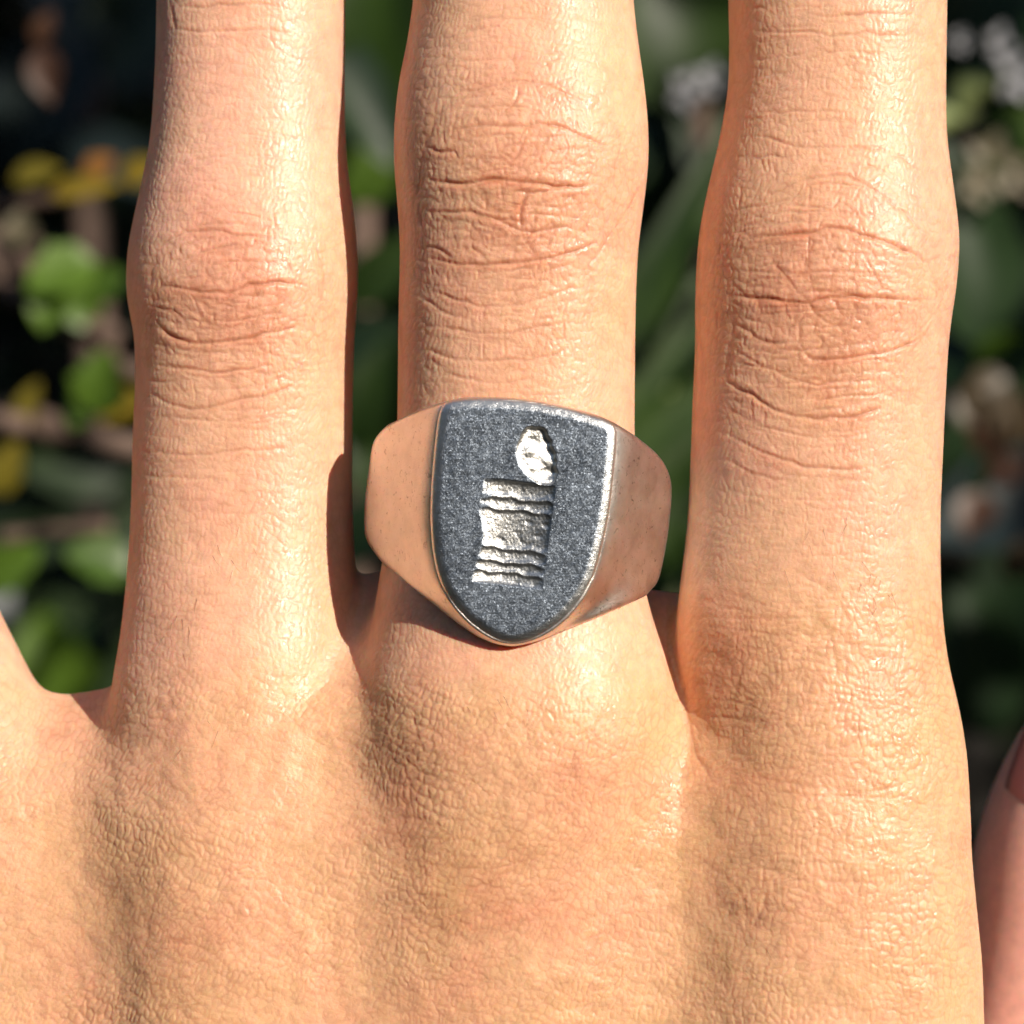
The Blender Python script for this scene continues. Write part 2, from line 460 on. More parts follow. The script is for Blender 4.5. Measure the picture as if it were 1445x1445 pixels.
def hand_sdf(x, y, z):
    kk = 0.7 + 6.5 * sstep((Y(985) - y) / (Y(985) - Y(1180)))
    d = tube_sdf(FINGERS[0], x, y, z)
    d = smin(d, tube_sdf(FINGERS[1], x, y, z), kk)
    # the fold beside the index finger stays sharp further down
    k2 = 0.5 + 6.0 * sstep((Y(1050) - y) / (Y(1050) - Y(1220)))
    d = smin(d, tube_sdf(FINGERS[2], x, y, z), k2)
    d = smin(d, slab_sdf(x, y, z), 0.9 + 0.5 * kk)
    lo = x < -26
    pk = np.full(d.shape, 30.0)
    bx, by, bz = np.broadcast_arrays(x, y, z)
    lo = np.broadcast_to(lo, d.shape)
    pk[lo] = capsule_chain(PINKY, bx[lo], by[lo], bz[lo])
    kp = 4.0 + 3.0 * sstep((Y(1010) - y) / (Y(1010) - Y(1200)))
    d = smin(d, pk, kp)
    hi = np.broadcast_to(x > 14, d.shape)
    th = np.full(d.shape, 30.0)
    th[hi] = capsule_chain(THUMB, bx[hi], by[hi], bz[hi])
    d = smin(d, th, 2.0 + 6 * sstep((Y(1500) - y) / 8.0))
    return smax(d, Y(1860) - y, 2.0)

def axis(a, b, fa, fb, fine, coarse):
    m = np.arange(fa, fb, fine)
    return np.r_[np.arange(fa - coarse, a, -coarse)[::-1], m, np.arange(m[-1] + coarse, b, coarse)]

FINE = 0.22
xs = axis(-66, 64, -41, 41, FINE, 0.7)
ys = axis(-66, 74, -41, 41, FINE, 0.7)
zs = axis(-36, 13, -7, 12, FINE, 0.6)
def eval_grid(fn, xs, ys, zs):
    """full grid in slabs; only near the surface finely"""
    F = np.empty((len(xs), len(ys), len(zs)), np.float32)
    st = 5
    xc, yc, zc = [np.r_[np.arange(0, len(a), st), len(a) - 1] for a in (xs, ys, zs)]
    xc, yc, zc = np.unique(xc), np.unique(yc), np.unique(zc)
    Cg = fn(xs[xc][:, None, None], ys[yc][None, :, None], zs[zc][None, None, :])
    # nearest coarse value everywhere, exact near the surface
    ix = np.minimum(np.round(np.arange(len(xs)) / st).astype(int), len(xc) - 1)
    iy = np.minimum(np.round(np.arange(len(ys)) / st).astype(int), len(yc) - 1)
    iz = np.minimum(np.round(np.arange(len(zs)) / st).astype(int), len(zc) - 1)
    F[:] = Cg[ix][:, iy][:, :, iz]
    m = np.abs(F) < 4.2
    i, j, k = np.nonzero(m)
    n = len(i)
    for s in range(0, n, 2000000):
        e = slice(s, s + 2000000)
        F[i[e], j[e], k[e]] = fn(xs[i[e]], ys[j[e]], zs[k[e]])
    return F

F = eval_grid(hand_sdf, xs, ys, zs)
HV, HQ = surface_nets(F, xs, ys, zs)
del F
HV = relax(HV, HQ, 2, 0.5)
# fine faces only on the side that shows; the coarse ones beside them take the shared midpoints
_n0 = vnormals(HV, HQ); _c = HV[HQ].mean(1)
_pc = _c[:, 0] / (S * (D - _c[:, 2]) / D) + C0; _pr = C0 - _c[:, 1] / (S * (D - _c[:, 2]) / D)
fine_f = (_n0[HQ].mean(1)[:, 2] > -0.25) & (_pc > -70) & (_pc < 1515) & (_pr > -70) & (_pr < 1515)
CQ = HQ[~fine_f]; nbase = len(HV)
HV, HQ, ekey = subdivide(HV, HQ[fine_f])
HV = relax(HV, HQ, 1, 0.5) if False else HV
HV = project(HV, hand_sdf, 1)
HV = np.nan_to_num(HV)
HN = vnormals(HV, HQ)
_nc = vnormals(HV, CQ); _m = np.abs(HN).sum(1) < 0.5; HN[_m] = _nc[_m]

# ------------------------------------------------------------------ skin relief (in hand coordinates, 1 unit = 0.055 mm)
MW = 1600; OFF = 80
def fft_noise(theta_deg, wl, aspect, seed, bw=0.35):
    """noise whose wave crests run along theta (degrees, image y down -> up positive)"""
    r = np.random.RandomState(seed)
    n = np.fft.rfft2(r.randn(MW, MW).astype(np.float32))
    fy = np.fft.fftfreq(MW)[:, None]; fx = np.fft.rfftfreq(MW)[None, :]
    th = math.radians(theta_deg); dx, dy = math.cos(th), -math.sin(th)      # along crest, y down
    fa = fx * dx + fy * dy; fn_ = -fx * dy + fy * dx
    f0 = 1.0 / wl
    g = np.exp(-0.5 * ((np.abs(fn_) - f0) / (f0 * bw)) ** 2) * np.exp(-0.5 * (fa * wl * aspect) ** 2)
    o = np.fft.irfft2(n * g, s=(MW, MW))
    return (o / o.std()).astype(np.float32)

def blur_noise(sig, seed):
    r = np.random.RandomState(seed)
    n = np.fft.rfft2(r.randn(MW, MW).astype(np.float32))
    fy = np.fft.fftfreq(MW)[:, None]; fx = np.fft.rfftfreq(MW)[None, :]
    o = np.fft.irfft2(n * np.exp(-2 * (math.pi * sig) ** 2 * (fx ** 2 + fy ** 2)), s=(MW, MW))
    return (o / o.std()).astype(np.float32)

gy, gx = np.mgrid[0:MW, 0:MW].astype(np.float32) - OFF

def creases(list_, default_w=2.6):
    """distance-based grooves along traced polylines; returns depth and broad shoulders"""
    G = np.zeros((MW, MW), np.float32); B = np.zeros((MW, MW), np.float32)
    for pts, dep, wd in list_:
        P = np.asarray(pts, float)
        L = np.r_[0, np.cumsum(np.hypot(*np.diff(P, axis=0).T))]
        n = max(6, int(L[-1] / 5)); t = np.linspace(0, L[-1], n)
        x = np.interp(t, L, P[:, 0]); y = np.interp(t, L, P[:, 1])
        if n > 12: x = gsmooth(x, 2); y = gsmooth(y, 2)
        x = x + np.interp(t, np.linspace(0, L[-1], max(3, n // 3)), RNG.randn(max(3, n // 3)) * 1.3)
        y = y + np.interp(t, np.linspace(0, L[-1], max(3, n // 3)), RNG.randn(max(3, n // 3)) * 1.3)
        wob = 0.75 + 0.35 * np.interp(t, np.linspace(0, L[-1], max(3, n // 4)), RNG.randn(max(3, n // 4)))
        wob = np.clip(wob, 0.25 if dep < 0.13 else 0.7, 1.3) * np.sqrt(np.clip(np.minimum(t, L[-1] - t) / (0.18 * L[-1] + 1), 0.0, 1))
        R = 22
        x0, x1 = int(x.min()) - R + OFF, int(x.max()) + R + OFF; y0, y1 = int(y.min()) - R + OFF, int(y.max()) + R + OFF
        x0, y0 = max(x0, 0), max(y0, 0); x1, y1 = min(x1, MW - 1), min(y1, MW - 1)
        if x1 <= x0 or y1 <= y0: continue
        sx, sy = gx[y0:y1, x0:x1], gy[y0:y1, x0:x1]
        best = np.full(sx.shape, 1e9, np.float32); amp = np.zeros_like(best)
        for i in range(n - 1):
            ex, ey = x[i + 1] - x[i], y[i + 1] - y[i]
            h = np.clip(((sx - x[i]) * ex + (sy - y[i]) * ey) / (ex * ex + ey * ey + 1e-6), 0, 1)
            q = (sx - x[i] - ex * h) ** 2 + (sy - y[i] - ey * h) ** 2
            m = q < best
            best = np.where(m, q, best); amp = np.where(m, wob[i] * (1 - h) + wob[i + 1] * h, amp)
        g = dep * amp * np.exp(-np.sqrt(best) / (wd * 0.85))
        b = dep * amp * np.exp(-best / (2 * (wd * 3.2) ** 2))
        G[y0:y1, x0:x1] = np.maximum(G[y0:y1, x0:x1], g)
        B[y0:y1, x0:x1] = np.maximum(B[y0:y1, x0:x1], b)
    return G, B

def zo(ox, oy, sc_, pts): return [(ox + a / sc_, oy + b / sc_) for a, b in pts]
mz = lambda *p: zo(500, 0, 2.408, p)
rz = lambda *p: zo(0, 0, 2.063, p)
iz_ = lambda *p: zo(900, 0, 2.064, p)
CR = [
 # middle finger
 (mz((330,440),(430,430),(560,430),(650,420),(720,440),(800,470),(850,500)), .22, 3.2),
 (mz((330,320),(430,300),(550,275),(650,290),(760,340),(870,400)), .12, 3.0),
 (mz((240,600),(330,625),(420,620),(500,600),(580,620),(660,630),(750,640),(800,620)), .28, 3.4),
 (mz((240,725),(330,715),(440,730),(500,750),(560,790),(640,785),(730,770)), .24, 3.0),
 (mz((240,870),(330,890),(440,900),(540,898),(620,885),(720,865),(830,820)), .28, 3.2),
 (mz((240,970),(300,1000),(420,1040),(540,1040),(650,1010),(760,960)), .15, 3.0),
 (mz((235,1010),(300,1060),(400,1085)), .14, 2.8), (mz((340,970),(440,985),(560,985),(700,960),(780,925)), .10, 2.6),
 (mz((240,1110),(340,1120),(420,1135),(520,1130),(640,1110),(760,1090)), .15, 2.8),
 (mz((230,1180),(330,1220),(450,1230),(560,1215),(660,1215),(740,1180)), .13, 2.8),
 (mz((250,1210),(300,1260),(380,1290),(480,1300),(600,1290)), .11, 2.6),
 (mz((330,340),(270,420),(235,540),(230,700),(240,850),(230,1000)), .09, 7.0),
 (mz((250,500),(300,520),(350,515),(370,560)), .16, 2.8), (mz((350,770),(460,790),(520,800)), .08, 2.4),
 (mz((230,830),(290,845),(340,880)), .16, 2.8),
 (mz((555,285),(550,370),(480,400)), .14, 2.4), (mz((590,450),(560,530),(540,560),(480,500)), .18, 2.6),
 (mz((590,620),(565,700),(568,790)), .24, 3.0), (mz((590,640),(612,700),(615,760)), .12, 2.4),
 (mz((355,440),(365,540),(372,560)), .12, 2.2), (mz((300,630),(312,700)), .10, 2.2), (mz((365,630),(385,700)), .12, 2.2),
 (mz((440,630),(455,710)), .10, 2.2), (mz((500,610),(505,690)), .12, 2.2), (mz((470,450),(490,520),(540,570)), .13, 2.4),
 (mz((640,450),(620,520),(610,600)), .10, 2.2), (mz((570,800),(600,850),(630,880)), .14, 2.4), (mz((400,830),(450,890)), .13, 2.4), (mz((560,800),(530,840)), .12, 2.2),
 (mz((330,730),(350,840)), .08, 2.2), (mz((400,740),(395,830)), .08, 2.2), (mz((470,760),(470,860)), .08, 2.2),
 (mz((975,620),(940,690),(880,770),(840,840),(800,900)), .13, 2.6), (mz((860,400),(900,470),(890,560),(850,640)), .08, 3.0),
 (mz((360,100),(500,95),(640,90)), .07, 2.6), (mz((330,215),(450,205),(560,195),(700,210)), .09, 2.6), (mz((660,50),(760,60),(830,80)), .05, 2.6),
 # ring finger
 (rz((460,730),(500,690),(580,670),(640,672),(700,690),(780,690),(850,710)), .16, 3.0),
 (rz((460,830),(540,840),(620,852),(700,845),(760,825),(850,820),(900,840)), .28, 3.2),
 (rz((450,890),(510,900),(540,930)), .18, 2.8), (rz((450,920),(490,980),(560,998),(640,995),(720,985),(800,965),(870,950)), .30, 3.4),
 (rz((440,1000),(500,1010)), .12, 2.6), (rz((440,1060),(540,1075),(640,1085),(720,1075),(800,1065)), .17, 2.8),
 (rz((430,1100),(520,1110)), .12, 2.6), (rz((430,1140),(480,1175),(560,1190),(630,1185),(700,1160),(800,1145),(860,1120)), .24, 3.2),
 (rz((430,1210),(520,1215),(640,1230),(760,1215)), .10, 2.6), (rz((400,1310),(500,1325),(600,1320),(740,1310),(850,1300)), .14, 2.8),
 (rz((410,1380),(520,1390),(680,1400)), .07, 2.6),
 (rz((470,700),(440,800),(450,900),(440,1000),(430,1100)), .09, 7.0), (rz((910,700),(940,790),(930,880),(900,960)), .10, 3.0),
 (rz((500,20),(620,20),(720,10),(840,15)), .14, 3.0), (rz((480,85),(620,95),(720,85),(860,95)), .13, 2.8), (rz((480,180),(560,185),(660,190)), .08, 2.6),
 (rz((500,10),(510,90)), .16, 2.6), (rz((555,840),(580,900),(590,970)), .10, 2.2), (rz((620,900),(640,990)), .13, 2.4), (rz((680,870),(690,960)), .10, 2.2),
 (rz((510,900),(520,970)), .10, 2.2), (rz((600,700),(610,760),(600,830)), .09, 2.2), (rz((680,700),(690,780),(730,830)), .09, 2.2), (rz((720,700),(700,770),(670,840)), .08, 2.2),
 (rz((540,930),(600,940),(660,960),(740,940)), .10, 2.2), (rz((760,870),(720,960)), .08, 2.2), (rz((500,1110),(560,1160)), .08, 2.2), (rz((650,1190),(660,1320)), .06, 2.2),
 (rz((520,500),(640,490),(760,500),(860,540)), .05, 3.0), (rz((540,560),(660,555),(800,570),(900,640)), .06, 3.0), (rz((530,615),(660,600),(820,620)), .07, 2.8),
 (rz((680,280),(690,400),(680,520)), .05, 2.2),
 # index finger
 (iz_((330,600),(400,560),(500,520),(600,510),(700,560),(790,640),(850,720)), .14, 3.0),
 (iz_((320,700),(400,685),(500,680),(560,660),(640,680),(720,710),(800,740),(860,770)), .28, 3.4),
 (iz_((300,790),(400,795),(500,795),(600,795),(700,800)), .15, 2.6),
 (iz_((280,865),(380,870),(450,880),(500,885),(540,870),(640,865),(740,870),(830,880)), .30, 3.4),
 (iz_((380,740),(410,780),(450,830),(500,885),(540,940),(620,950),(660,980)), .13, 3.6),
 (iz_((290,940),(380,1000),(460,1000)), .16, 2.8), (iz_((470,990),(490,1045),(560,1050),(650,1040),(740,1020),(830,980)), .24, 3.0),
 (iz_((280,1010),(350,1060),(440,1100),(500,1120),(600,1110),(700,1110)), .18, 2.8),
 (iz_((245,1100),(320,1140),(400,1195),(480,1215),(560,1215),(640,1215),(720,1180)), .26, 3.2),
 (iz_((250,1180),(350,1240),(460,1270),(560,1275),(680,1260)), .12, 2.8), (iz_((240,1250),(330,1300),(450,1350),(560,1370),(680,1360)), .15, 3.0),
 (iz_((240,1330),(340,1380),(460,1410),(600,1430)), .10, 2.8),
 (iz_((500,530),(498,680),(498,790)), .12, 3.0), (iz_((540,690),(580,790)), .12, 2.4), (iz_((460,700),(470,780)), .10, 2.2), (iz_((430,560),(400,640),(380,680)), .10, 2.2),
 (iz_((600,560),(560,620),(510,670)), .12, 2.4), (iz_((450,830),(430,930),(450,1000)), .11, 2.2), (iz_((500,895),(470,940),(470,1000)), .12, 2.2), (iz_((380,900),(390,980)), .08, 2.2),
 (iz_((640,700),(680,780),(720,860)), .09, 2.2), (iz_((690,740),(700,860)), .07, 2.2),
 (iz_((330,560),(270,640),(260,780),(290,900),(270,1040),(250,1150)), .08, 7.0), (iz_((900,730),(840,760),(870,850),(850,950),(780,1040)), .10, 3.0),
 (iz_((900,830),(850,930),(760,1020)), .09, 2.6),
 (iz_((360,40),(480,40),(560,50),(700,40),(820,45)), .12, 3.0), (iz_((330,90),(420,95),(500,90),(560,105),(650,95),(720,100),(800,110)), .16, 3.0),
 (iz_((320,180),(450,160),(600,150),(760,160)), .11, 2.8), (iz_((330,250),(480,265),(620,255),(780,265)), .07, 2.8), (iz_((350,330),(500,320),(640,330),(720,310)), .09, 2.6),
 (iz_((270,400),(350,395),(480,430),(640,425),(760,450),(850,520)), .12, 3.0), (iz_((260,480),(380,450),(520,470),(700,490),(830,590)), .10, 2.8),
 (iz_((560,60),(575,200)), .09, 2.2), (iz_((430,100),(440,250)), .07, 2.2), (iz_((490,170),(500,330)), .08, 2.2),
 # dorsum folds
 ([(470,955),(440,985),(420,1020)], 0.099, 4.0), ([(960,930),(968,1000),(980,1060),(1010,1110)], 0.138, 4.6),
 ([(600,965),(588,1040),(582,1120),(570,1180)], 0.033, 5.8), ([(560,1180),(545,1260),(530,1330)], 0.028, 5.8),
 ([(600,1130),(640,1110),(700,1100)], 0.066, 3.4), ([(585,1215),(640,1220),(700,1225),(760,1200)], 0.077, 3.4), ([(700,1200),(740,1160),(790,1120)], 0.066, 3.4),
 ([(560,1260),(640,1262),(700,1240),(760,1190)], 0.066, 3.4), ([(680,1310),(640,1290),(600,1290)], 0.066, 3.4),
 ([(230,1230),(216,1290),(205,1340)], 0.077, 5.8), ([(200,1320),(240,1330),(290,1320)], 0.055, 3.4),
 ([(980,1060),(1040,1095),(1110,1105),(1200,1118),(1290,1108)], 0.099, 3.9), ([(1100,1118),(1180,1124),(1270,1126)], 0.110, 3.7),
 ([(1060,1215),(1110,1235),(1180,1244),(1250,1245)], 0.077, 3.4), ([(960,1195),(1010,1225),(1050,1260),(1060,1310)], 0.077, 3.4),
 ([(1075,1215),(1080,1270),(1055,1330)], 0.088, 3.4), ([(970,1010),(1060,1020),(1180,1028),(1270,1030)], 0.066, 3.4),
 ([(960,960),(1030,975),(1110,970)], 0.055, 3.4), ([(985,1090),(1000,1050),(1060,1030)], 0.044, 3.4), ([(960,880),(1060,892),(1160,900),(1260,930)], 0.055, 3.2),
 ([(1000,830),(1100,860),(1200,870)], 0.044, 3.2), ([(1010,780),(1110,800),(1200,850)], 0.044, 3.2),
]
# secondary procedural wrinkles round the knuckles and along the fingers
def arcs(cx, cy, hw, y0, y1, step, dep, bow):
    out = []; y = y0
    while y < y1:
        s = RNG.uniform(-0.9, 0.0); e = s + RNG.uniform(0.5, 1.1); e = min(e, 0.92)
        b = bow * (1 if y > cy else -1) * min(1, abs(y - cy) / 120 + 0.2)
        t = np.linspace(s, e, 7)
        out.append(([(cx + a * hw, y + b * (1 - a * a) - b * 0.4 + 5 * math.sin(3 * a + y)) for a in t], dep * RNG.uniform(0.5, 1.2), RNG.uniform(1.8, 2.6)))
        y += step * RNG.uniform(0.5, 1.5)
    return out
CR += arcs(343, 420, 135, 180, 640, 8, .06, 22) + arcs(735, 260, 150, 20, 560, 8, .06, 24) + arcs(1165, 410, 165, 20, 720, 8, .06, 24)
CR += arcs(335, 420, 110, 320, 580, 9, .12, 26) + arcs(725, 280, 120, 130, 440, 9, .12, 28) + arcs(1150, 420, 135, 280, 600, 9, .12, 28)
CR += arcs(345, 420, 130, 640, 900, 16, .04, 10) + arcs(1150, 410, 165, 720, 1000, 13, .06, 8)
def ticks(cx, cy, rx, ry, n, dep):
    out = []
    for _ in range(n):
        a = RNG.uniform(0, 6.28); r = math.sqrt(RNG.uniform(0, 1))
        x = cx + rx * r * math.cos(a); y = cy + ry * r * math.sin(a); l = RNG.uniform(10, 30); s = RNG.uniform(-.35, .35)
        out.append(([(x, y), (x + s * l * 0.5 + RNG.randn(), y + l * .5), (x + s * l, y + l)], dep * RNG.uniform(.5, 1.2), RNG.uniform(1.6, 2.3)))
    return out
CR += ticks(335, 420, 110, 170, 170, .09) + ticks(720, 290, 120, 230, 240, .09) + ticks(1140, 420, 130, 230, 280, .09)
CR += ticks(345, 120, 100, 120, 30, .05) + ticks(1170, 100, 120, 100, 50, .06)
G, Bsh = creases(CR)

# region weights
dors = sstep((gy - 900) / 110)                                   # dorsum of the hand
dors = np.maximum(dors, sstep((gy - 760) / 140) * (gx > 940))
leftw = sstep((620 - gx) / 200); rightw = sstep((gx - 900) / 180); midw = np.clip(1 - leftw - rightw, 0, 1)
warp1 = blur_noise(28, 5)
def gauss(cx, cy, sx, sy): return np.exp(-0.5 * (((gx - cx) / sx) ** 2 + ((gy - cy) / sy) ** 2))
def lines(n, w): return np.exp(-(n / w) ** 2)
nA = fft_noise(62, 12.5, 2.6, 11); nB = fft_noise(-8, 16, 2.0, 12); nC = fft_noise(100, 14.5, 2.0, 13); nD = fft_noise(128, 16, 1.8, 14)
nE = fft_noise(30, 12, 2.2, 15); nF = fft_noise(-11, 9, 3.0, 16); nG = fft_noise(78, 11, 2.2, 17)
LA, LB, LC, LD, LE, LF, LG = [lines(n, 0.42) for n in (nA, nB, nC, nD, nE, nF, nG)]
def cells(ang, sx_, sy_, seed, warp=9.0):
    """pillow height 0..1 of elongated skin cells; ang = direction of the long side"""
    r = np.random.RandomState(seed); th = math.radians(ang)
    x = gx + warp * blur_noise(26, seed + 50) + 2.0 * blur_noise(7, seed + 52); y = gy + warp * blur_noise(26, seed + 51) + 2.0 * blur_noise(7, seed + 53)
    u = (x * math.cos(th) - y * math.sin(th)) / sx_; v = (x * math.sin(th) + y * math.cos(th)) / sy_
    v = v + 500; u = u + 500
    iu = np.floor(u).astype(np.int32); iv = np.floor(v).astype(np.int32)
    J = r.rand(1024, 1024, 2).astype(np.float32) * 0.68
    f1 = np.full(u.shape, 9, np.float32); f2 = f1.copy()
    for a in (-1, 0, 1):
        for b in (-1, 0, 1):
            j = J[(iu + a) & 1023, (iv + b) & 1023]
            d = (iu + a + j[..., 0] - u) ** 2 + (iv + b + j[..., 1] - v) ** 2
            d = np.sqrt(d).astype(np.float32)
            f2 = np.minimum(f2, np.maximum(f1, d)); f1 = np.minimum(f1, d)
    e = np.clip((f2 - f1) / 0.34, 0, 1)
    return e ** 0.7 * (1 - 0.12 * np.clip(f1, 0, 1) ** 2)
PL = cells(60, 15, 8.0, 101, 5); PM = cells(66, 14, 8.5, 102, 6); PR = cells(84, 13, 10, 103, 6); PF = cells(80, 15, 7.5, 104, 5); PB = cells(10, 34, 22, 105, 14); PK = cells(4, 34, 15, 106, 10)
left_pat = 1.0 * LA + 0.38 * LB + 0.45 * LD
mid_pat = 0.65 * LA + 0.6 * LC + 0.6 * LB + 0.55 * LD
right_pat = 0.85 * LC + 1.0 * LB + 0.35 * LE
fing_pat = 0.45 * LG + 0.42 * LF + 0.18 * LE
dpat = leftw * left_pat + midw * mid_pat + rightw * right_pat
relief = -(0.020 * dors * dpat) - (0.020 * (1 - dors) * fing_pat)
pil = leftw * PL + midw * PM + rightw * PR
bnv = np.clip(blur_noise(38, 61), -2, 2)
relief += 0.078 * dors * (0.75 + 0.22 * bnv) * (pil - 0.7) + 0.045 * (1 - dors) * (PF - 0.7) + 0.028 * dors * (PB - 0.7)
kn = np.clip(gauss(340, 430, 90, 90) + gauss(725, 290, 100, 115) + gauss(1155, 430, 110, 110), 0, 1)
relief += 0.055 * kn * (PK - 0.7)
bn = blur_noise(7, 21); bn2 = blur_noise(20, 22); bn3 = blur_noise(3.0, 24)
relief += (0.010 + 0.008 * dors) * bn + 0.04 * dors * bn2 + 0.0015 * bn3
relief -= G * 0.95 - 0.40 * Bsh
# puffy PIP pads
relief += 0.45 * gauss(345, 410, 95, 75) + 0.5 * gauss(720, 265, 100, 90) + 0.5 * gauss(1150, 410, 110, 90)
# tendon ridges and knuckles on the back of the hand (steps facing away from the sun)
def ridge(path, amp, wl, wr):
    P = np.array(path, float)
    cx = np.interp(gy[:, 0], P[:, 1], P[:, 0])[:, None]; fade = np.interp(gy[:, 0], P[:, 1], P[:, 2])[:, None]
    d = gx - cx
    return amp * fade * np.where(d < 0, np.exp(-0.5 * (d / wl) ** 2), np.exp(-0.5 * (d / wr) ** 2))
relief += ridge([(290, 780, 0), (290, 900, 1), (285, 1050, 1), (265, 1250, 1), (250, 1445, 1)], 0.42, 46, 130)
relief += ridge([(640, 930, 0), (640, 1000, 1), (630, 1150, 1), (600, 1300, 1), (560, 1445, 1)], 0.42, 44, 150)
relief += ridge([(1090, 900, 0), (1110, 1020, .8), (1120, 1200, 1), (1100, 1445, 1)], 0.6, 60, 120)
relief += 0.4 * gauss(330, 1330, 80, 110) + 0.3 * gauss(700, 1260, 110, 130) + 0.35 * gauss(1150, 1260, 120, 130)
relief -= 0.5 * gauss(1040, 1000, 40, 60)

redm = 2.3 * G + 0.5 * Bsh  # crease pigment plus crease shade, both put into the colour
redm += 0.22 * gauss(320, 420, 85, 80) + 0.24 * gauss(730, 280, 90, 110) + 0.30 * gauss(1150, 420, 100, 100)
redm += 0.30 * gauss(1035, 960, 45, 60) + 0.22 * gauss(1050, 1110, 70, 30) + 0.16 * gauss(690, 1280, 90, 70) + 0.15 * gauss(880, 1110, 60, 60)
redm += 0.20 * gauss(200, 880, 40, 90) + 0.18 * gauss(590, 110, 25, 90) + 0.18 * gauss(1050, 60, 30, 60) + 0.12 * gauss(1250, 950, 60, 40)  # shaded left flanks of the fingers, painted in as redness
redm += 0.16 * gauss(250, 1330, 40, 90) + 0.12 * gauss(580, 1150, 25, 90)  # shaded left flanks of the tendons, likewise put into the colour
redm += 0.06 * dors * dpat + 0.05 * (1 - dors) * fing_pat + 0.36 * dors * (1 - pil) + 0.20 * (1 - dors) * (1 - PF) + 0.30 * kn * (1 - PK) - 0.10 + 0.045 * blur_noise(16, 31) + 0.04 * blur_noise(45, 33)  # valleys between skin cells reddened to carry their shade
redm = np.clip(redm, 0, 0.9)

px = HV[:, 0] / (S * (D - HV[:, 2]) / D) + C0; py = C0 - HV[:, 1] / (S * (D - HV[:, 2]) / D)
def sample(M):
    u = np.clip(px + OFF, 0, MW - 2.01); v = np.clip(py + OFF, 0, MW - 2.01)
    i = u.astype(int); j = v.astype(int); fu = u - i; fv = v - j
    return (M[j, i] * (1 - fu) + M[j, i + 1] * fu) * (1 - fv) + (M[j + 1, i] * (1 - fu) + M[j + 1, i + 1] * fu) * fv
front = sstep((HN[:, 2] - 0.02) / 0.55) * ((HV[:, 2] > -5) | (px < 60))
deep = 0.35 + 0.65 * sstep((HV[:, 2] + 4) / 5.0); deep = np.where(px < 60, 1, deep)
disp = sample(relief) * front * deep
HV = HV + HN * disp[:, None]
red = sample(redm) * front
thumb_m = (HV[:, 2] < -12) & (px > 1300)
red = np.where(thumb_m, 0.12, red)
pinkm = 0.24 * (1 - dors) + 0.15 * gauss(60, 1020, 120, 160) + 0.20 * gauss(320, 150, 130, 200) + 0.2 * gauss(200, 900, 40, 100)  # finger tone; last term puts light scattered on the flank into colour
pink_and_fill = np.where(thumb_m, 1.0, np.clip(sample(pinkm), 0, 1))  # thumb lightened in colour to stand for fill light
def mixed_mesh(name, V, Q, C, ekey, n0, mat):
    e = np.stack([C, np.roll(C, -1, 1)], -1); es = np.sort(e, -1).astype(np.int64)
    key = es[..., 0] * n0 + es[..., 1]
    pos = np.clip(np.searchsorted(ekey, key), 0, len(ekey) - 1); hit = ekey[pos] == key
    poly = np.full((len(C), 8), -1, np.int64); poly[:, 0::2] = C; poly[:, 1::2] = np.where(hit, pos + n0, -1)
    cnt = (poly >= 0).sum(1); flat = poly.ravel(); flat = flat[flat >= 0]
    loops = np.r_[Q.ravel(), flat].astype(np.int32)
    tot = np.r_[np.full(len(Q), 4), cnt]; start = np.r_[0, np.cumsum(tot)[:-1]].astype(np.int32)
    me = bpy.data.meshes.new(name); v = to_world(V)
    me.vertices.add(len(v)); me.vertices.foreach_set('co', v.astype(np.float32).ravel())
    me.loops.add(len(loops)); me.loops.foreach_set('vertex_index', loops)
    me.polygons.add(len(tot)); me.polygons.foreach_set('loop_start', start)
    me.update(calc_edges=True)
    me.polygons.foreach_set('use_smooth', np.ones(len(tot), bool)); me.materials.append(mat)
    o = bpy.data.objects.new(name, me); COL.objects.link(o)
    return o
hand = mixed_mesh('hand', HV, HQ, CQ, ekey, nbase, M_skin)
at = hand.data.attributes.new('redness_shade', 'FLOAT', 'POINT')
at.data.foreach_set('value', red.astype(np.float32))
at = hand.data.attributes.new('pink_and_fill', 'FLOAT', 'POINT')
at.data.foreach_set('value', pink_and_fill.astype(np.float32))
tag(hand, 'back of an open left hand with spread fingers wearing the silver ring', 'hand')

# thumb nail
def thumb_nail():
    n = 15; v = []; f = []
    c = np.array(PT(1522, 1112, -24)); up = np.array([0.33, 0.92, 0]); up /= np.linalg.norm(up)
    nrm = np.array([-0.25, 0.1, 0.96]); nrm /= np.linalg.norm(nrm); rt = np.cross(up, nrm)
    for j in range(n):
        for i in range(n):
            a = (i / (n - 1) - 0.5) * 2; b = (j / (n - 1) - 0.5) * 2
            ww = 5.6 * (1 - 0.28 * max(0, -b) ** 3); th = a * 0.9
            p = c + up * b * 5.0 + rt * ww * math.sin(th) / math.sin(0.9) + nrm * (9.9 * math.cos(th) - 1.2 - 0.6 * b * b)
            v.append(p)
    for j in range(n - 1):
        for i in range(n - 1):
            q = j * n + i; f.append((q, q + 1, q + n + 1, q + n))
    m, t, b = mat_new('nail'); b.inputs['Base Color'].default_value = (0.70, 0.28, 0.25, 1); b.inputs['Roughness'].default_value = 0.22
    b.inputs['Subsurface Weight'].default_value = 0.4; b.inputs['Subsurface Scale'].default_value = 0.001
    o = mesh_obj('thumb_nail', v, f, m, hand)
    md = o.modifiers.new('thick', 'SOLIDIFY'); md.thickness = 0.0004
    return o
thumb_nail()

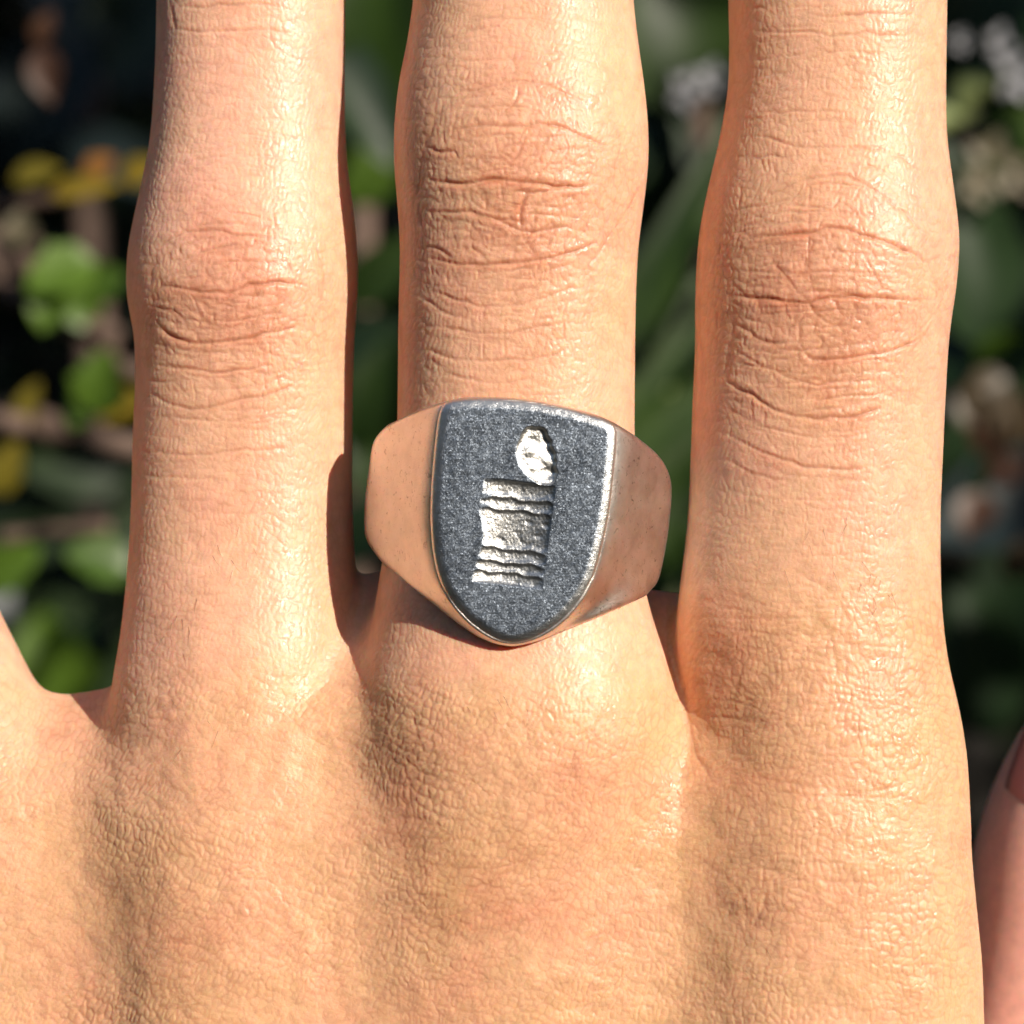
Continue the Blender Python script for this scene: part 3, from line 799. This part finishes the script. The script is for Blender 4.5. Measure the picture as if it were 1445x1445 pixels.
# ------------------------------------------------------------------ the ring
H = 10.3; CZ = -0.9; RO = 12.35; RI = 10.1
rcx = X(731, 0)
SHIELD_PX = [(622, 572), (629, 566), (660, 562), (705, 562), (750, 566), (800, 575), (845, 588), (866, 596), (871, 604), (870, 630), (866, 670), (862, 710), (856, 745),
             (848, 780), (838, 815), (822, 845), (800, 872), (775, 892), (750, 905), (725, 911), (705, 907), (685, 897), (662, 880), (643, 860), (628, 838), (616, 808), (610, 775), (607, 735), (608, 690), (612, 640), (617, 595)]
SH = smooth_poly([(float(X(a, H)), float(Y(b, H))) for a, b in SHIELD_PX], 260, 2.0)
BODY_PX = [(625, 567), (595, 577), (560, 592), (535, 606), (523, 617), (518, 632), (513, 665), (507, 700), (505, 735), (506, 757), (514, 772), (540, 797), (575, 825), (610, 852), (642, 878), (670, 898),
           (697, 910), (725, 914), (760, 906), (800, 890), (845, 872), (885, 855), (915, 841), (932, 829), (938, 815), (944, 785), (950, 745), (954, 700), (953, 680), (946, 664), (925, 638), (898, 616), (870, 598), (845, 586),
           (800, 573), (750, 563), (705, 559), (655, 560)]
BODY = smooth_poly(BODY_PX, 300, 1.4)
def body_sdf(x, y, z):
    fz = S * (D - z) / D
    d2 = poly_sdf(x / fz + C0, C0 - y / fz, BODY) * S
    d2 = d2 + 0.22 * np.maximum(2.5 - z, 0) * 0.8
    ds = poly_sdf(x, y, SH)
    ds0 = np.maximum(ds, 0)
    drop = 0.18 + 1.75 * ds0 + 0.9 * sstep((-ds - 0.2) / 0.2)
    top = smin((z - (H - drop)) * 0.5, np.sqrt((x - rcx) ** 2 + (z - CZ) ** 2) - (RI + 0.5), 0.3)
    cyl = np.sqrt((x - rcx) ** 2 + (z - CZ) ** 2)
    d = smax(top, cyl - RO, 0.5)
    d = smax(d, d2, 0.45)
    return smax(d, RI - cyl, 0.4)
gs = 0.14
bx_ = np.arange(rcx - 13.2, rcx + 13.2, gs); by_ = np.arange(float(Y(925)), float(Y(548)), gs); bz_ = np.arange(CZ - 13.2, H + 0.6, gs)
def eval_ring():
    x, y, z = bx_[:, None, None], by_[None, :, None], bz_[None, None, :]
    F = np.empty((len(bx_), len(by_), len(bz_)), np.float32)
    ds = poly_sdf(bx_[:, None] + 0 * by_[None, :], by_[None, :] + 0 * bx_[:, None], SH)
    cyl = np.sqrt((x - rcx) ** 2 + (z - CZ) ** 2)
    ok = (cyl < RO + 0.5) & (cyl > RI - 0.5)
    F[:] = 1.0
    ds0 = np.maximum(ds, 0)[:, :, None]
    drop = 0.18 + 1.75 * ds0 + 0.9 * sstep((-ds[:, :, None] - 0.2) / 0.2)
    m = np.broadcast_to(cyl < RO + 0.5, F.shape) & np.broadcast_to(cyl > RI - 0.5, F.shape) & (((z - (H - drop)) < 0.6) | np.broadcast_to(cyl < RI + 1.8, F.shape))
    i, j, k = np.nonzero(m)
    # cheap 2D lookup of the silhouette distance
    gp = np.arange(480, 980, 1.0); gq = np.arange(540, 940, 1.0)
    T = poly_sdf(gp[:, None] + 0 * gq[None, :], gq[None, :] + 0 * gp[:, None], BODY)
    X_, Y_, Z_ = bx_[i], by_[j], bz_[k]
    fz = S * (D - Z_) / D
    u = np.clip(X_ / fz + C0 - 480, 0, 498.9); v = np.clip(C0 - Y_ / fz - 540, 0, 398.9)
    a = u.astype(int); b = v.astype(int); fu = u - a; fv = v - b
    d2 = ((T[a, b] * (1 - fu) + T[a + 1, b] * fu) * (1 - fv) + (T[a, b + 1] * (1 - fu) + T[a + 1, b + 1] * fu) * fv) * S
    d2 = d2 + 0.22 * np.maximum(2.5 - Z_, 0) * 0.8
    dd = ds[i, j]; d0 = np.maximum(dd, 0)
    dr = 0.18 + 1.75 * d0 + 0.9 * sstep((-dd - 0.2) / 0.2)
    c = np.sqrt((X_ - rcx) ** 2 + (Z_ - CZ) ** 2)
    d = smax(smin((Z_ - (H - dr)) * 0.5, c - (RI + 0.5), 0.3), c - RO, 0.5); d = smax(d, d2, 0.45)
    F[i, j, k] = smax(d, RI - c, 0.4)
    return F
RF = eval_ring()
RV, RQ = surface_nets(RF, bx_, by_, bz_)
RV = relax(RV, RQ, 3, 0.5)
ring = empty('signet_ring', tuple(to_world(np.array([rcx, float(Y(735)), CZ]))))
tag(ring, 'worn silver signet ring with a dark reflecting shield face engraved with a candle', 'ring')
def under(o):
    o.parent = ring; o.matrix_parent_inverse = Matrix.Translation(ring.location).inverted(); return o
band = under(mesh_obj('band', RV, RQ, M_band))

# shield face with engraved candle
FLAME = [(575,170),(600,163),(622,170),(645,166),(668,172),(690,190),(694,214),(704,232),(720,250),(717,278),(728,296),(742,320),(738,345),(748,366),(740,395),(755,430),(742,455),(738,480),(715,500),(650,500),(600,465),(560,430),(530,385),(512,320),(518,270),(533,240),(548,200)]
FLAME = smooth_poly([(float(X(600 + a / 4.014, H)), float(Y(560 + b / 4.014, H))) for a, b in FLAME], 260, 0.7)
BODYC = [(332,462),(440,466),(560,482),(690,498),(742,505),(735,560),(724,640),(712,720),(698,830),(684,960),(664,1092),(560,1082),(420,1062),(262,1048),(272,990),(292,925),(318,850),(330,780),(318,700),(304,640),(312,570),(326,520)]
BODYC = smooth_poly([(float(X(600 + a / 4.014, H)), float(Y(560 + b / 4.014, H))) for a, b in BODYC], 200, 0.8)
nr, ncol = 420, 320
ymin, ymax = SH[:, 1].min(), SH[:, 1].max()
tt = np.linspace(0, 1, nr); yy_ = ymin + (ymax - ymin) * (0.5 - 0.5 * np.cos(np.pi * (0.02 + 0.96 * tt)))
FVx = np.zeros((nr, ncol)); FVy = np.zeros((nr, ncol))
for r_, yv in enumerate(yy_):
    P, Q_ = SH, np.roll(SH, -1, 0)
    m = (P[:, 1] > yv) != (Q_[:, 1] > yv)
    xc_ = P[m, 0] + (yv - P[m, 1]) * (Q_[m, 0] - P[m, 0]) / (Q_[m, 1] - P[m, 1])
    a, b = xc_.min(), xc_.max()
    tx = np.linspace(0, 1, ncol); FVx[r_] = a + (b - a) * tx; FVy[r_] = yv
edge = -poly_sdf(FVx, FVy, SH)
edge[edge < 0] = 0
bev = 0.85
ez = 0.34 * np.clip(1 - edge / bev, 0, 1) ** 2 + 0.10 * np.clip(1 - edge / 0.2, 0, 1) ** 2
fl = -poly_sdf(FVx, FVy, FLAME); bc = -poly_sdf(FVx, FVy, BODYC)
fx0, fx1 = FLAME[:, 0].min(), FLAME[:, 0].max()
fdep = (0.08 + 0.17 * (FVx - fx0) + 0.07 * (FVy - FLAME[:, 1].mean())) * (1 - np.exp(-np.maximum(fl, 0) / 0.10))
# rows of the candle: u across 0..1, v down 0..1
lx = np.interp(FVy, BODYC[:, 1][np.argsort(BODYC[:, 1])], BODYC[:, 0][np.argsort(BODYC[:, 1])])
cxl, cxr = float(X(676, H)), float(X(776, H))
u = (FVx - cxl) / (cxr - cxl) + (FVy - float(Y(760, H))) * -0.035
pyf = C0 - FVy / (S * (D - H) / D); pxf = C0 + FVx / (S * (D - H) / D)
tilt = (pxf - 725) * 0.115
rows_ = pyf - tilt
cyl_prof = np.sqrt(np.clip(1 - (2 * np.clip(u, 0, 1) - 1) ** 2, 0, 1))
uc = np.clip(u, 0, 1)
cd = (0.07 + 1.05 * uc * (1 - uc) * (1 - 0.25 * uc)) * (1 - np.exp(-np.maximum(bc, 0) / 0.17))
rib = np.zeros_like(cd)
rr_ = np.random.RandomState(3)
for yc_, a_, s_ in [(703, .24, 2.6), (719.5, .22, 2.2), (775, .22, 2.4), (794, .26, 2.3), (809, .22, 2.2)]:
    wob_ = 1.2 * np.sin(FVx * 2.1 + yc_) + 0.8 * np.sin(FVx * 4.7 + yc_ * 2)
    rib += a_ * np.exp(-0.5 * ((rows_ - yc_ - wob_) / s_) ** 2)
cd = np.maximum(cd - 0.5 * rib * np.clip(bc / 0.15, 0, 1), 0)
depth = np.clip(np.maximum(cd * (bc > 0), fdep * (fl > 0)), 0, 0.52)
def n2(sc_, seed):
    out = np.zeros(FVx.shape)
    for i_ in range(14):
        q = np.random.RandomState(seed + i_); th_ = q.uniform(0, 6.28); ph = q.uniform(0, 6.28); k_ = sc_ * q.uniform(.6, 1.5)
        out += np.sin(k_ * (FVx * math.cos(th_) + FVy * math.sin(th_)) + ph)
    return out / 14 ** .5
FZ = H - ez - depth + 0.006 * n2(7, 40) - 0.03 * np.clip(n2(6, 90) - 0.6, 0, 2) * (depth > 0.05) + 0.045 * n2(4.5, 610) * (fl > 0) * np.clip(fl / 0.3, 0, 1) + 0.005 * n2(19, 500) * (depth > 0.05)
V2 = np.stack([FVx, FVy, FZ], -1)
row_l = V2.copy()
verts = V2.reshape(-1, 3)
I = np.arange(nr * ncol).reshape(nr, ncol)
q = np.stack([I[:-1, :-1], I[:-1, 1:], I[1:, 1:], I[1:, :-1]], -1).reshape(-1, 4)
# skirt down into the body
rim = np.r_[I[0, :], I[1:, -1], I[-1, -2::-1], I[-2:0:-1, 0]]
sk = verts[rim].copy(); sk[:, 2] = H - 0.8; sk[:, :2] += 0
base = len(verts); verts = np.vstack([verts, sk]); n_ = len(rim)
a_ = np.arange(n_); b_ = (a_ + 1) % n_
q2 = np.stack([rim[b_], rim[a_], base + a_, base + b_], -1)
face = under(mesh_obj('face', verts, np.vstack([q, q2]), M_face))
pol = np.clip(1 - edge / 0.75, 0, 1) ** 0.8 * 0.9  # rim brightened in colour to carry the sun highlight
pol = np.maximum(pol, np.clip(depth / 0.10, 0, 1) * (0.92 - 0.5 * np.clip(u, 0, 1) * (fl <= 0)) * (0.85 + 0.15 * n2(11, 300))).clip(0, 1).reshape(-1)  # sunlit recess painted brighter, candle fading to the right
pa = face.data.attributes.new('painted_gleam', 'FLOAT', 'POINT')
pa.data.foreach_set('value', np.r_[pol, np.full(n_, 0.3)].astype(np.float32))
face['label'] = 'shield plate with its dark reflection painted in, engraved with a lit candle'

# ------------------------------------------------------------------ fine hairs on the skin (one part)
def hairs():
    cu = []
    v = []; f = []
    spots = [(1235, 830, 30, 50, 12), (1180, 770, 60, 60, 8), (250, 870, 30, 40, 10), (330, 800, 50, 50, 8), (270, 1000, 60, 60, 5), (700, 1010, 60, 40, 5), (1050, 1280, 90, 80, 4)]
    r = np.random.RandomState(8)
    keep = np.nonzero((HN[:, 2] > 0.3) & (HV[:, 2] > 1))[0]
    kx, ky = px[keep], py[keep]
    for cx, cy, sx, sy, n in spots:
        for _ in range(n):
            a, b = cx + r.randn() * sx * .5, cy + r.randn() * sy * .5
            k = keep[np.argmin((kx - a) ** 2 + (ky - b) ** 2)]
            p = HV[k]; nn = HN[k]; L_ = r.uniform(0.8, 1.8); ang = r.uniform(-2.2, -0.9)
            dr = np.array([math.cos(ang), math.sin(ang), 0.0])
            base_ = len(v)
            for s in range(5):
                t = s / 4
                c = p + dr * L_ * t + nn * (0.02 + 0.22 * math.sin(t * 2.2)) + np.array([0.15, 0, 0]) * t * t * r.uniform(-1, 1)
                wd = 0.016 * (1 - 0.8 * t)
                sd_ = np.cross(dr, nn); sd_ /= np.linalg.norm(sd_)
                for q_ in range(3):
                    an = q_ * 2.094
                    v.append(c + (sd_ * math.cos(an) + nn * math.sin(an)) * wd)
            for s in range(4):
                for q_ in range(3):
                    a0 = base_ + s * 3 + q_; a1 = base_ + s * 3 + (q_ + 1) % 3
                    f.append((a0, a1, a1 + 3, a0 + 3))
    o = mesh_obj('hair', v, f, plain_material('hair', (0.10, 0.06, 0.03), (0.2, 0.12, 0.06), 50, 0.4), hand)
    o['kind'] = 'stuff'
hairs()

# ------------------------------------------------------------------ plants behind the hand
def leaf_mesh(name, L, W, kind='oval', cup=0.18, bend=0.15):
    """real curved leaf blade with a folded midrib, base at origin, along +Y"""
    n = 9; v = []; f = []
    for i in range(n):
        t = i / (n - 1)
        if kind == 'oval': wd = math.sin(math.pi * t ** 0.8) ** 0.8
        elif kind == 'lobed': wd = math.sin(math.pi * t ** 0.8) ** 0.7 * (0.72 + 0.35 * abs(math.sin(t * 3 * math.pi)))
        else: wd = min(1, 5 * t + 0.3) * (1 - t) ** 0.5
        if i in (0, n - 1): wd = 0.03
        z = -bend * L * t * t
        for s in (-1, -0.5, 0, 0.5, 1):
            v.append((s * wd * W / 2, t * L, z + abs(s) * cup * wd * W + 0.02 * W * math.sin(7 * t + 3 * s)))
    for i in range(n - 1):
        for j in range(4):
            a = i * 5 + j; f.append((a, a + 1, a + 6, a + 5))
    me = bpy.data.meshes.new(name); me.from_pydata([tuple(c * 0.001 for c in p) for p in v], [], f); me.update()
    me.polygons.foreach_set('use_smooth', np.ones(len(me.polygons), bool))
    return me

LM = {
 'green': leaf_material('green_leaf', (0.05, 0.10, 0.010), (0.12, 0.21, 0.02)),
 'deep': leaf_material('shaded_green_leaf', (0.007, 0.020, 0.006), (0.018, 0.045, 0.011)),  # green darkened in the colour to stand for shade
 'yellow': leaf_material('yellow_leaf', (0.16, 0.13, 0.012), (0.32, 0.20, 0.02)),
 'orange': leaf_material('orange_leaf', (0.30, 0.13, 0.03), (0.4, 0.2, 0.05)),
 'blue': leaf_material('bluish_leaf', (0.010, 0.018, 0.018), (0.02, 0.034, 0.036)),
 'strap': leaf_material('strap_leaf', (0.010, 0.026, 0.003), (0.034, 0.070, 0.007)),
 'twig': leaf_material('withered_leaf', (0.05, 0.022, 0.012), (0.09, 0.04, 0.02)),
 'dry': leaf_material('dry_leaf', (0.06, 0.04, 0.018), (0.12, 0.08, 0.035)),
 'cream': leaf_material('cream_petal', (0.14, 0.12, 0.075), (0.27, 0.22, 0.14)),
 'white': leaf_material('white_glint', (0.25, 0.25, 0.27), (0.45, 0.45, 0.48), 0.6),  # glints among the leaves, painted as white pieces
 'dark': leaf_material('shade_leaf', (0.010, 0.020, 0.006), (0.024, 0.045, 0.011), 0.5, 0.1),  # shade among the leaves put into this dark colour
}
M_twig = plain_material('twig_bark', (0.06, 0.036, 0.026), (0.16, 0.105, 0.08), 120, 0.8)
M_stalk = plain_material('green_stalk', (0.16, 0.20, 0.07), (0.26, 0.31, 0.12), 120, 0.6)

_lc = {}
def get_leaf(kind, L, W, col):
    k = (kind, round(L), round(W), col)
    if k not in _lc:
        me = leaf_mesh('leaf', L, W, kind); me.materials.append(LM[col]); _lc[k] = me
    return _lc[k]

def place_leaf(parent, px_, py_, z, L, W, col, ang, kind='oval', tilt=0.3, name='leaf'):
    """leaf centred where it grows; ang = blade direction in the frontal plane, tilt = leaning back"""
    me = get_leaf(kind, L, W, col)
    o = bpy.data.objects.new(name, me); COL.objects.link(o)
    a = math.radians(ang)
    d = Vector((math.cos(a), -tilt, math.sin(a))).normalized()      # world blade direction
    nrm = Vector((random.uniform(-.3, .3), -1, random.uniform(0.0, .5))); nrm = (nrm - d * nrm.dot(d)).normalized()
    xax = d.cross(nrm).normalized()
    R = Matrix((xax, d, nrm)).transposed()
    c = Vector(to_world(np.array(PT(px_, py_, z)))) - d * L * 0.0005
    o.matrix_world = Matrix.Translation(c) @ R.to_4x4()
    o.parent = parent; o.matrix_parent_inverse = Matrix.Translation(parent.location).inverted()
    return c

def tube_mesh(name, pts, radii, mat, parent, seg=8):
    """pts in world metres"""
    v = []; f = []
    P = [Vector(p) for p in pts]
    for i, p in enumerate(P):
        t = (P[min(i + 1, len(P) - 1)] - P[max(i - 1, 0)]).normalized()
        s = t.cross(Vector((0.3, 1, 0.2))).normalized(); u_ = t.cross(s)
        for k in range(seg):
            a = 2 * math.pi * k / seg; v.append(tuple(p + (s * math.cos(a) + u_ * math.sin(a)) * radii[i]))
    for i in range(len(P) - 1):
        for k in range(seg):
            a = i * seg + k; b = i * seg + (k + 1) % seg; f.append((a, b, b + seg, a + seg))
    f.append(tuple(range(seg))[::-1]); f.append(tuple(range(len(v) - seg, len(v))))
    o = mesh_obj(name, v, f, mat, world=False)
    o.parent = parent; o.matrix_parent_inverse = Matrix.Translation(parent.location).inverted()
    return o

def W_(px_, py_, z): return Vector(to_world(np.array(PT(px_, py_, z))))
def curve_pts(a, b, sag=0.0, n=7, wob=0.004):
    out = []
    for i in range(n):
        t = i / (n - 1); p = a.lerp(b, t)
        p = p + Vector((random.uniform(-wob, wob), random.uniform(-wob, wob), sag * math.sin(math.pi * t))) * (1 if 0 < i < n - 1 else 0)
        out.append(p)
    return out
def plant(name, label, cat, foot_px, z):
    p = W_(foot_px, 722, z); loc = (p.x, p.y, 0.0)
    o = empty(name, loc); tag(o, label, cat)
    return o
def stem_to(pl, name, a, b, r, mat=None, sag=0.0, n=7):
    return tube_mesh(name, curve_pts(a, b, sag, n), [r * (1 - 0.45 * i / (n - 1)) for i in range(n)], mat or M_twig, pl)

# left: twiggy shrub with green and yellow leaves
Z1 = -260
p1 = plant('twiggy_shrub', 'twiggy shrub with bright green and yellow leaves left of the ring finger', 'shrub', 30, Z1 - 30)
f1 = Vector(p1.location)
top1 = W_(-90, 60, Z1 - 30)
stem_to(p1, 'stem', f1, top1, 0.006, n=9)
tw = [((-60, 330), (55, 430), 3.2), ((30, 330), (44, 400), 2.8), ((90, 450), (215, 530), 2.8), ((10, 590), (200, 632), 3.4), ((-60, 560), (40, 600), 3.0),
      ((0, 760), (150, 740), 1.5), ((-40, 300), (140, 265), 1.4)]
for (a, b, r) in tw:
    stem_to(p1, 'twig', W_(*a, Z1 - 12), W_(*b, Z1), r * 0.001)
for args in [(85, 385, 9.5, 8, 'green', 200, 'lobed'), (72, 425, 8, 7, 'green', 250, 'lobed'), (110, 425, 9, 7.5, 'green', 300, 'lobed'), (148, 398, 6, 6, 'green', 20, 'oval'),
             (142, 540, 9, 8, 'green', 80, 'lobed'), (125, 568, 8, 7, 'green', 230, 'lobed'), (170, 568, 7.5, 6, 'yellow', 10, 'lobed'), (40, 572, 7, 3.6, 'yellow', 70, 'oval'),
             (50, 244, 7, 3.8, 'yellow', 15, 'oval'), (118, 264, 9.5, 3.2, 'yellow', 8, 'oval'), (140, 236, 5, 4, 'orange', 40, 'oval'), (200, 240, 6, 4, 'yellow', 20, 'oval'),
             (5, 660, 8, 6, 'yellow', 60, 'lobed'), (10, 800, 10, 7, 'green', 30, 'lobed'), (140, 790, 9, 7, 'green', 160, 'lobed'), (65, 105, 8, 5, 'twig', 280, 'oval'), (62, 38, 5, 3, 'twig', 60, 'oval'),
             (30, 322, 5, 5, 'cream', 90, 'oval')]:
    x_, y_, L_, Wd, col, an, kd = args
    place_leaf(p1, x_, y_, Z1 + random.uniform(-8, 12), L_ * 1.25, Wd * 1.25, col, an, kd)
# bluish, deep leaves behind, top left and lower left
Z2 = -560
p2 = plant('broadleaf_shrub', 'dark broad leaved shrub with bluish leaves in the shade at upper left', 'shrub', 120, Z2 - 30)
stem_to(p2, 'stem', Vector(p2.location), W_(120, -100, Z2 - 30), 0.008, n=9)
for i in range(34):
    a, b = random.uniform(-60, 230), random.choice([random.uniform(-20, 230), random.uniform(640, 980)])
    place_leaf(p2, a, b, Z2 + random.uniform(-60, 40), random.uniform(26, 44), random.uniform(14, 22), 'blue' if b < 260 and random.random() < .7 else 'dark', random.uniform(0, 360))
place_leaf(p2, 72, 938, Z2 + 60, 26, 24, 'green', 100, 'lobed'); place_leaf(p2, 105, 925, Z2 + 40, 24, 16, 'deep', 60)
place_leaf(p2, -5, 838, Z2 + 60, 12, 10, 'white', 60)
# between the ring and middle fingers
Z3 = -340
p3 = plant('round_leaf_shrub', 'green shrub with large soft leaves seen between ring and middle fingers', 'shrub', 520, Z3 - 30)
stem_to(p3, 'stem', Vector(p3.location), W_(520, -40, Z3 - 30), 0.005, n=9)
for a, b, L_, Wd, col, an in [(515, 40, 44, 30, 'strap', 80), (560, 80, 36, 22, 'deep', 30), (505, 130, 30, 18, 'deep', 300), (528, 232, 18, 12, 'green', 60), (540, 380, 22, 10, 'strap', 40),
                              (518, 560, 24, 12, 'strap', 70), (530, 650, 26, 12, 'strap', 110), (515, 740, 22, 10, 'deep', 60), (505, 480, 20, 12, 'deep', 20)]:
    place_leaf(p3, a, b, Z3 + random.uniform(-20, 20), L_, Wd, col, an)
# between the middle and index fingers: strap leaved plant
Z4 = -360
p4 = plant('strap_leaf_plant', 'strap leaved plant with slanting green blades between middle and index fingers', 'plant', 930, Z4 - 30)
for a, b, L_, Wd, an in [(938, 330, 90, 8, 62), (925, 420, 80, 9, 58), (960, 470, 90, 10, 66), (920, 540, 70, 9, 50), (945, 590, 70, 12, 35), (930, 650, 60, 9, 60), (955, 720, 70, 9, 75), (910, 760, 60, 8, 50), (1000, 600, 90, 9, 50), (880, 500, 90, 9, 65), (940, 810, 50, 8, 60)]:
    place_leaf(p4, a, b, Z4 + random.uniform(-25, 25), L_, Wd, 'strap', an, 'strap', 0.1)
stem_to(p4, 'stem', Vector(p4.location), W_(935, 500, Z4 - 20), 0.006, M_stalk, n=9)
p5 = plant('glint_bush', 'bush with big round green leaf and painted white glints above the finger gap', 'bush', 985, -400)
stem_to(p5, 'stem', Vector(p5.location), W_(985, 0, -410), 0.004, n=9)
place_leaf(p5, 950, 20, -370, 40, 36, 'strap', 100); place_leaf(p5, 1000, -20, -380, 38, 30, 'strap', 60)
def pale_spot(pl, a, b, z, r, col='white'):  # pale discs; the white ones stand in for glints among the leaves
    for k in range(5):
        an = k * 72 + random.uniform(-10, 10)
        place_leaf(pl, a + r * 5 * math.cos(math.radians(an)), b - r * 7 * math.sin(math.radians(an)), z, r * 1.0, r * 0.8, col, an, name='pale_disc')
for a, b, r in [(968, 128, 2.8), (1003, 110, 2.4)]: pale_spot(p5, a, b, -330, r)
for a, b in [(940, 190), (1005, 215), (950, 260), (985, 60)]: place_leaf(p5, a, b, -420, 30, 16, 'deep', random.uniform(0, 360))
# right edge
Z6 = -330
p6 = plant('garden_bush', 'bush with broad green leaves darkened for shade, cream petals and pale stalk right of index finger', 'bush', 1420, Z6 - 30)
stem_to(p6, 'stem', Vector(p6.location), W_(1500, -40, Z6 - 30), 0.006, n=9)
stem_to(p6, 'stalk', W_(1250, 195, Z6), W_(1425, 92, Z6), 0.0036, M_stalk)
for a, b, r in [(1434, 108, 3.4), (1412, 60, 2.4), (1355, 58, 1.6)]: pale_spot(p6, a, b, Z6 + 20, r)
for a, b, r in [(1398, 232, 4.5), (1380, 262, 3), (1440, 250, 3)]: pale_spot(p6, a, b, Z6 + 10, r, 'cream')
for a, b, L_, Wd, col, an in [(1430, 320, 46, 20, 'deep', 10), (1410, 440, 70, 26, 'deep', 22), (1390, 480, 60, 22, 'deep', 200), (1440, 380, 50, 24, 'deep', 330), (1430, 20, 44, 24, 'deep', 20), (1380, 20, 34, 20, 'deep', 80),
                              (1430, 510, 16, 14, 'green', 30), (1440, 195, 20, 14, 'green', 20), (1380, 620, 30, 14, 'deep', 60), (1420, 860, 46, 24, 'deep', 70), (1380, 920, 36, 20, 'deep', 100), (1430, 700, 40, 22, 'blue', 200), (1370, 350, 40, 20, 'deep', 100)]:
    place_leaf(p6, a, b, Z6 + random.uniform(-30, 10), L_, Wd, col, an)
for a, b, col, L_ in [(1392, 555, 'dry', 8), (1370, 575, 'dry', 6), (1430, 590, 'dry', 8), (1400, 610, 'twig', 7), (1375, 725, 'twig', 7), (1436, 790, 'dry', 6), (1420, 662, 'twig', 6)]:
    place_leaf(p6, a, b, Z6 + 30, L_ * 1.3, L_ * 1.1, col, random.uniform(0, 360))

# mass of shaded leaves behind everything
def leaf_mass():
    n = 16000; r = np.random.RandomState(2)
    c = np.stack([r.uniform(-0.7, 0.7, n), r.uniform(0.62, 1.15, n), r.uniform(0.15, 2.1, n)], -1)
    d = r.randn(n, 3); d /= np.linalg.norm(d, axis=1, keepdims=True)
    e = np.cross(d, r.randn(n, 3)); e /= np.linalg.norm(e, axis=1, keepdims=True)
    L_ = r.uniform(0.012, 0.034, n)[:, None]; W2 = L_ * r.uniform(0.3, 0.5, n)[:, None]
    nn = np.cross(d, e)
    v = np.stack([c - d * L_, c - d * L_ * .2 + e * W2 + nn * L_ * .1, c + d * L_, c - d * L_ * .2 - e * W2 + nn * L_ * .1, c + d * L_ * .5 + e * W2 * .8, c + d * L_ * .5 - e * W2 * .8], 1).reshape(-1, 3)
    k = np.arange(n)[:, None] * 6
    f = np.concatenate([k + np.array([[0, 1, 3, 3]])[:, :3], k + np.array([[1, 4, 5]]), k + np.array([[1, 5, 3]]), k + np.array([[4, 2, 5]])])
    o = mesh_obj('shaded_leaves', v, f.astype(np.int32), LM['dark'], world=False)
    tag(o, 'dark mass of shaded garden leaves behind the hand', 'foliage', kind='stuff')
leaf_mass()

# unseen tree added at the right to shade only the plants further back
def added_shade_tree():
    loc = (1.05, 0.25, 0.0)
    t_ = empty('added_shade_tree', loc); tag(t_, 'leafy tree added out of view at the right to shade the plants behind', 'tree')
    tube_mesh('trunk', [(1.05, .25, 0), (1.03, .24, .7), (.98, .2, 1.2), (.85, .15, 1.6), (.6, .08, 1.9)], [.06, .052, .045, .03, .012], M_twig, t_, 10)
    tube_mesh('limb', [(1.0, .22, 1.05), (.8, .12, 1.3), (.55, .05, 1.5), (.38, .0, 1.58)], [.03, .022, .014, .006], M_twig, t_, 8)
    r = np.random.RandomState(4); n = 5200
    x = r.uniform(.22, 1.1, n); zz = r.uniform(-.1, .85, n); yd = r.uniform(-.12, .12, n)
    ok = ((x > .45) | (zz > .37)) & ((zz > 0.02) | (x > .42))
    c = np.stack([x, yd, zz + HY], -1)[ok]; n = len(c)
    d = r.randn(n, 3); d /= np.linalg.norm(d, axis=1, keepdims=True)
    e = np.cross(d, r.randn(n, 3)); e /= np.linalg.norm(e, axis=1, keepdims=True)
    L_ = r.uniform(0.022, 0.04, n)[:, None]; W2 = L_ * 0.42; nn = np.cross(d, e)
    v = np.stack([c - d * L_, c + e * W2 + nn * L_ * .12, c + d * L_, c - e * W2 + nn * L_ * .12], 1).reshape(-1, 3)
    k = np.arange(n)[:, None] * 4
    f = np.concatenate([k + np.array([[0, 1, 3]]), k + np.array([[1, 2, 3]])])
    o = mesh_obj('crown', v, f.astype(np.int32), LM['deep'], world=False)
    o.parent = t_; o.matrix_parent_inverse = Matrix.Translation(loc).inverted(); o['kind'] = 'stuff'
added_shade_tree()

# tall evergreen hedge added behind the camera to darken the ring face's reflection
def reflection_hedge():
    v = []; f = []
    nx_, nz_ = 120, 26
    for j in range(nz_):
        for i in range(nx_):
            th = math.radians(180 + 200 * (i / (nx_ - 1)) - 10); R = 3.2
            zz = j / (nz_ - 1) * 1.9
            q_ = mnoise.noise(Vector((math.cos(th) * 6, math.sin(th) * 6, zz * 3))) * 0.25 + mnoise.noise(Vector((math.cos(th) * 22, math.sin(th) * 22, zz * 10))) * 0.1
            R2 = R + q_ + (0.6 * (zz / 1.9) ** 6)
            v.append((R2 * math.cos(th), R2 * math.sin(th), zz + q_ * 0.3 * (j > 0)))
    for j in range(nz_ - 1):
        for i in range(nx_ - 1):
            a = j * nx_ + i; f.append((a, a + 1, a + nx_ + 1, a + nx_))
    o = mesh_obj('unseen_hedge', v, f, plain_material('unseen_hedge_foliage', (0.012, 0.022, 0.008), (0.05, 0.08, 0.025), 14, 0.8, 0.02), world=False)
    md = o.modifiers.new('thick', 'SOLIDIFY'); md.thickness = 0.4
    tag(o, 'clipped evergreen hedge added behind the camera to darken the ring reflection', 'unseen_hedge')
reflection_hedge()
print('hand quads', len(HQ), len(CQ), 'ring quads', len(RQ))
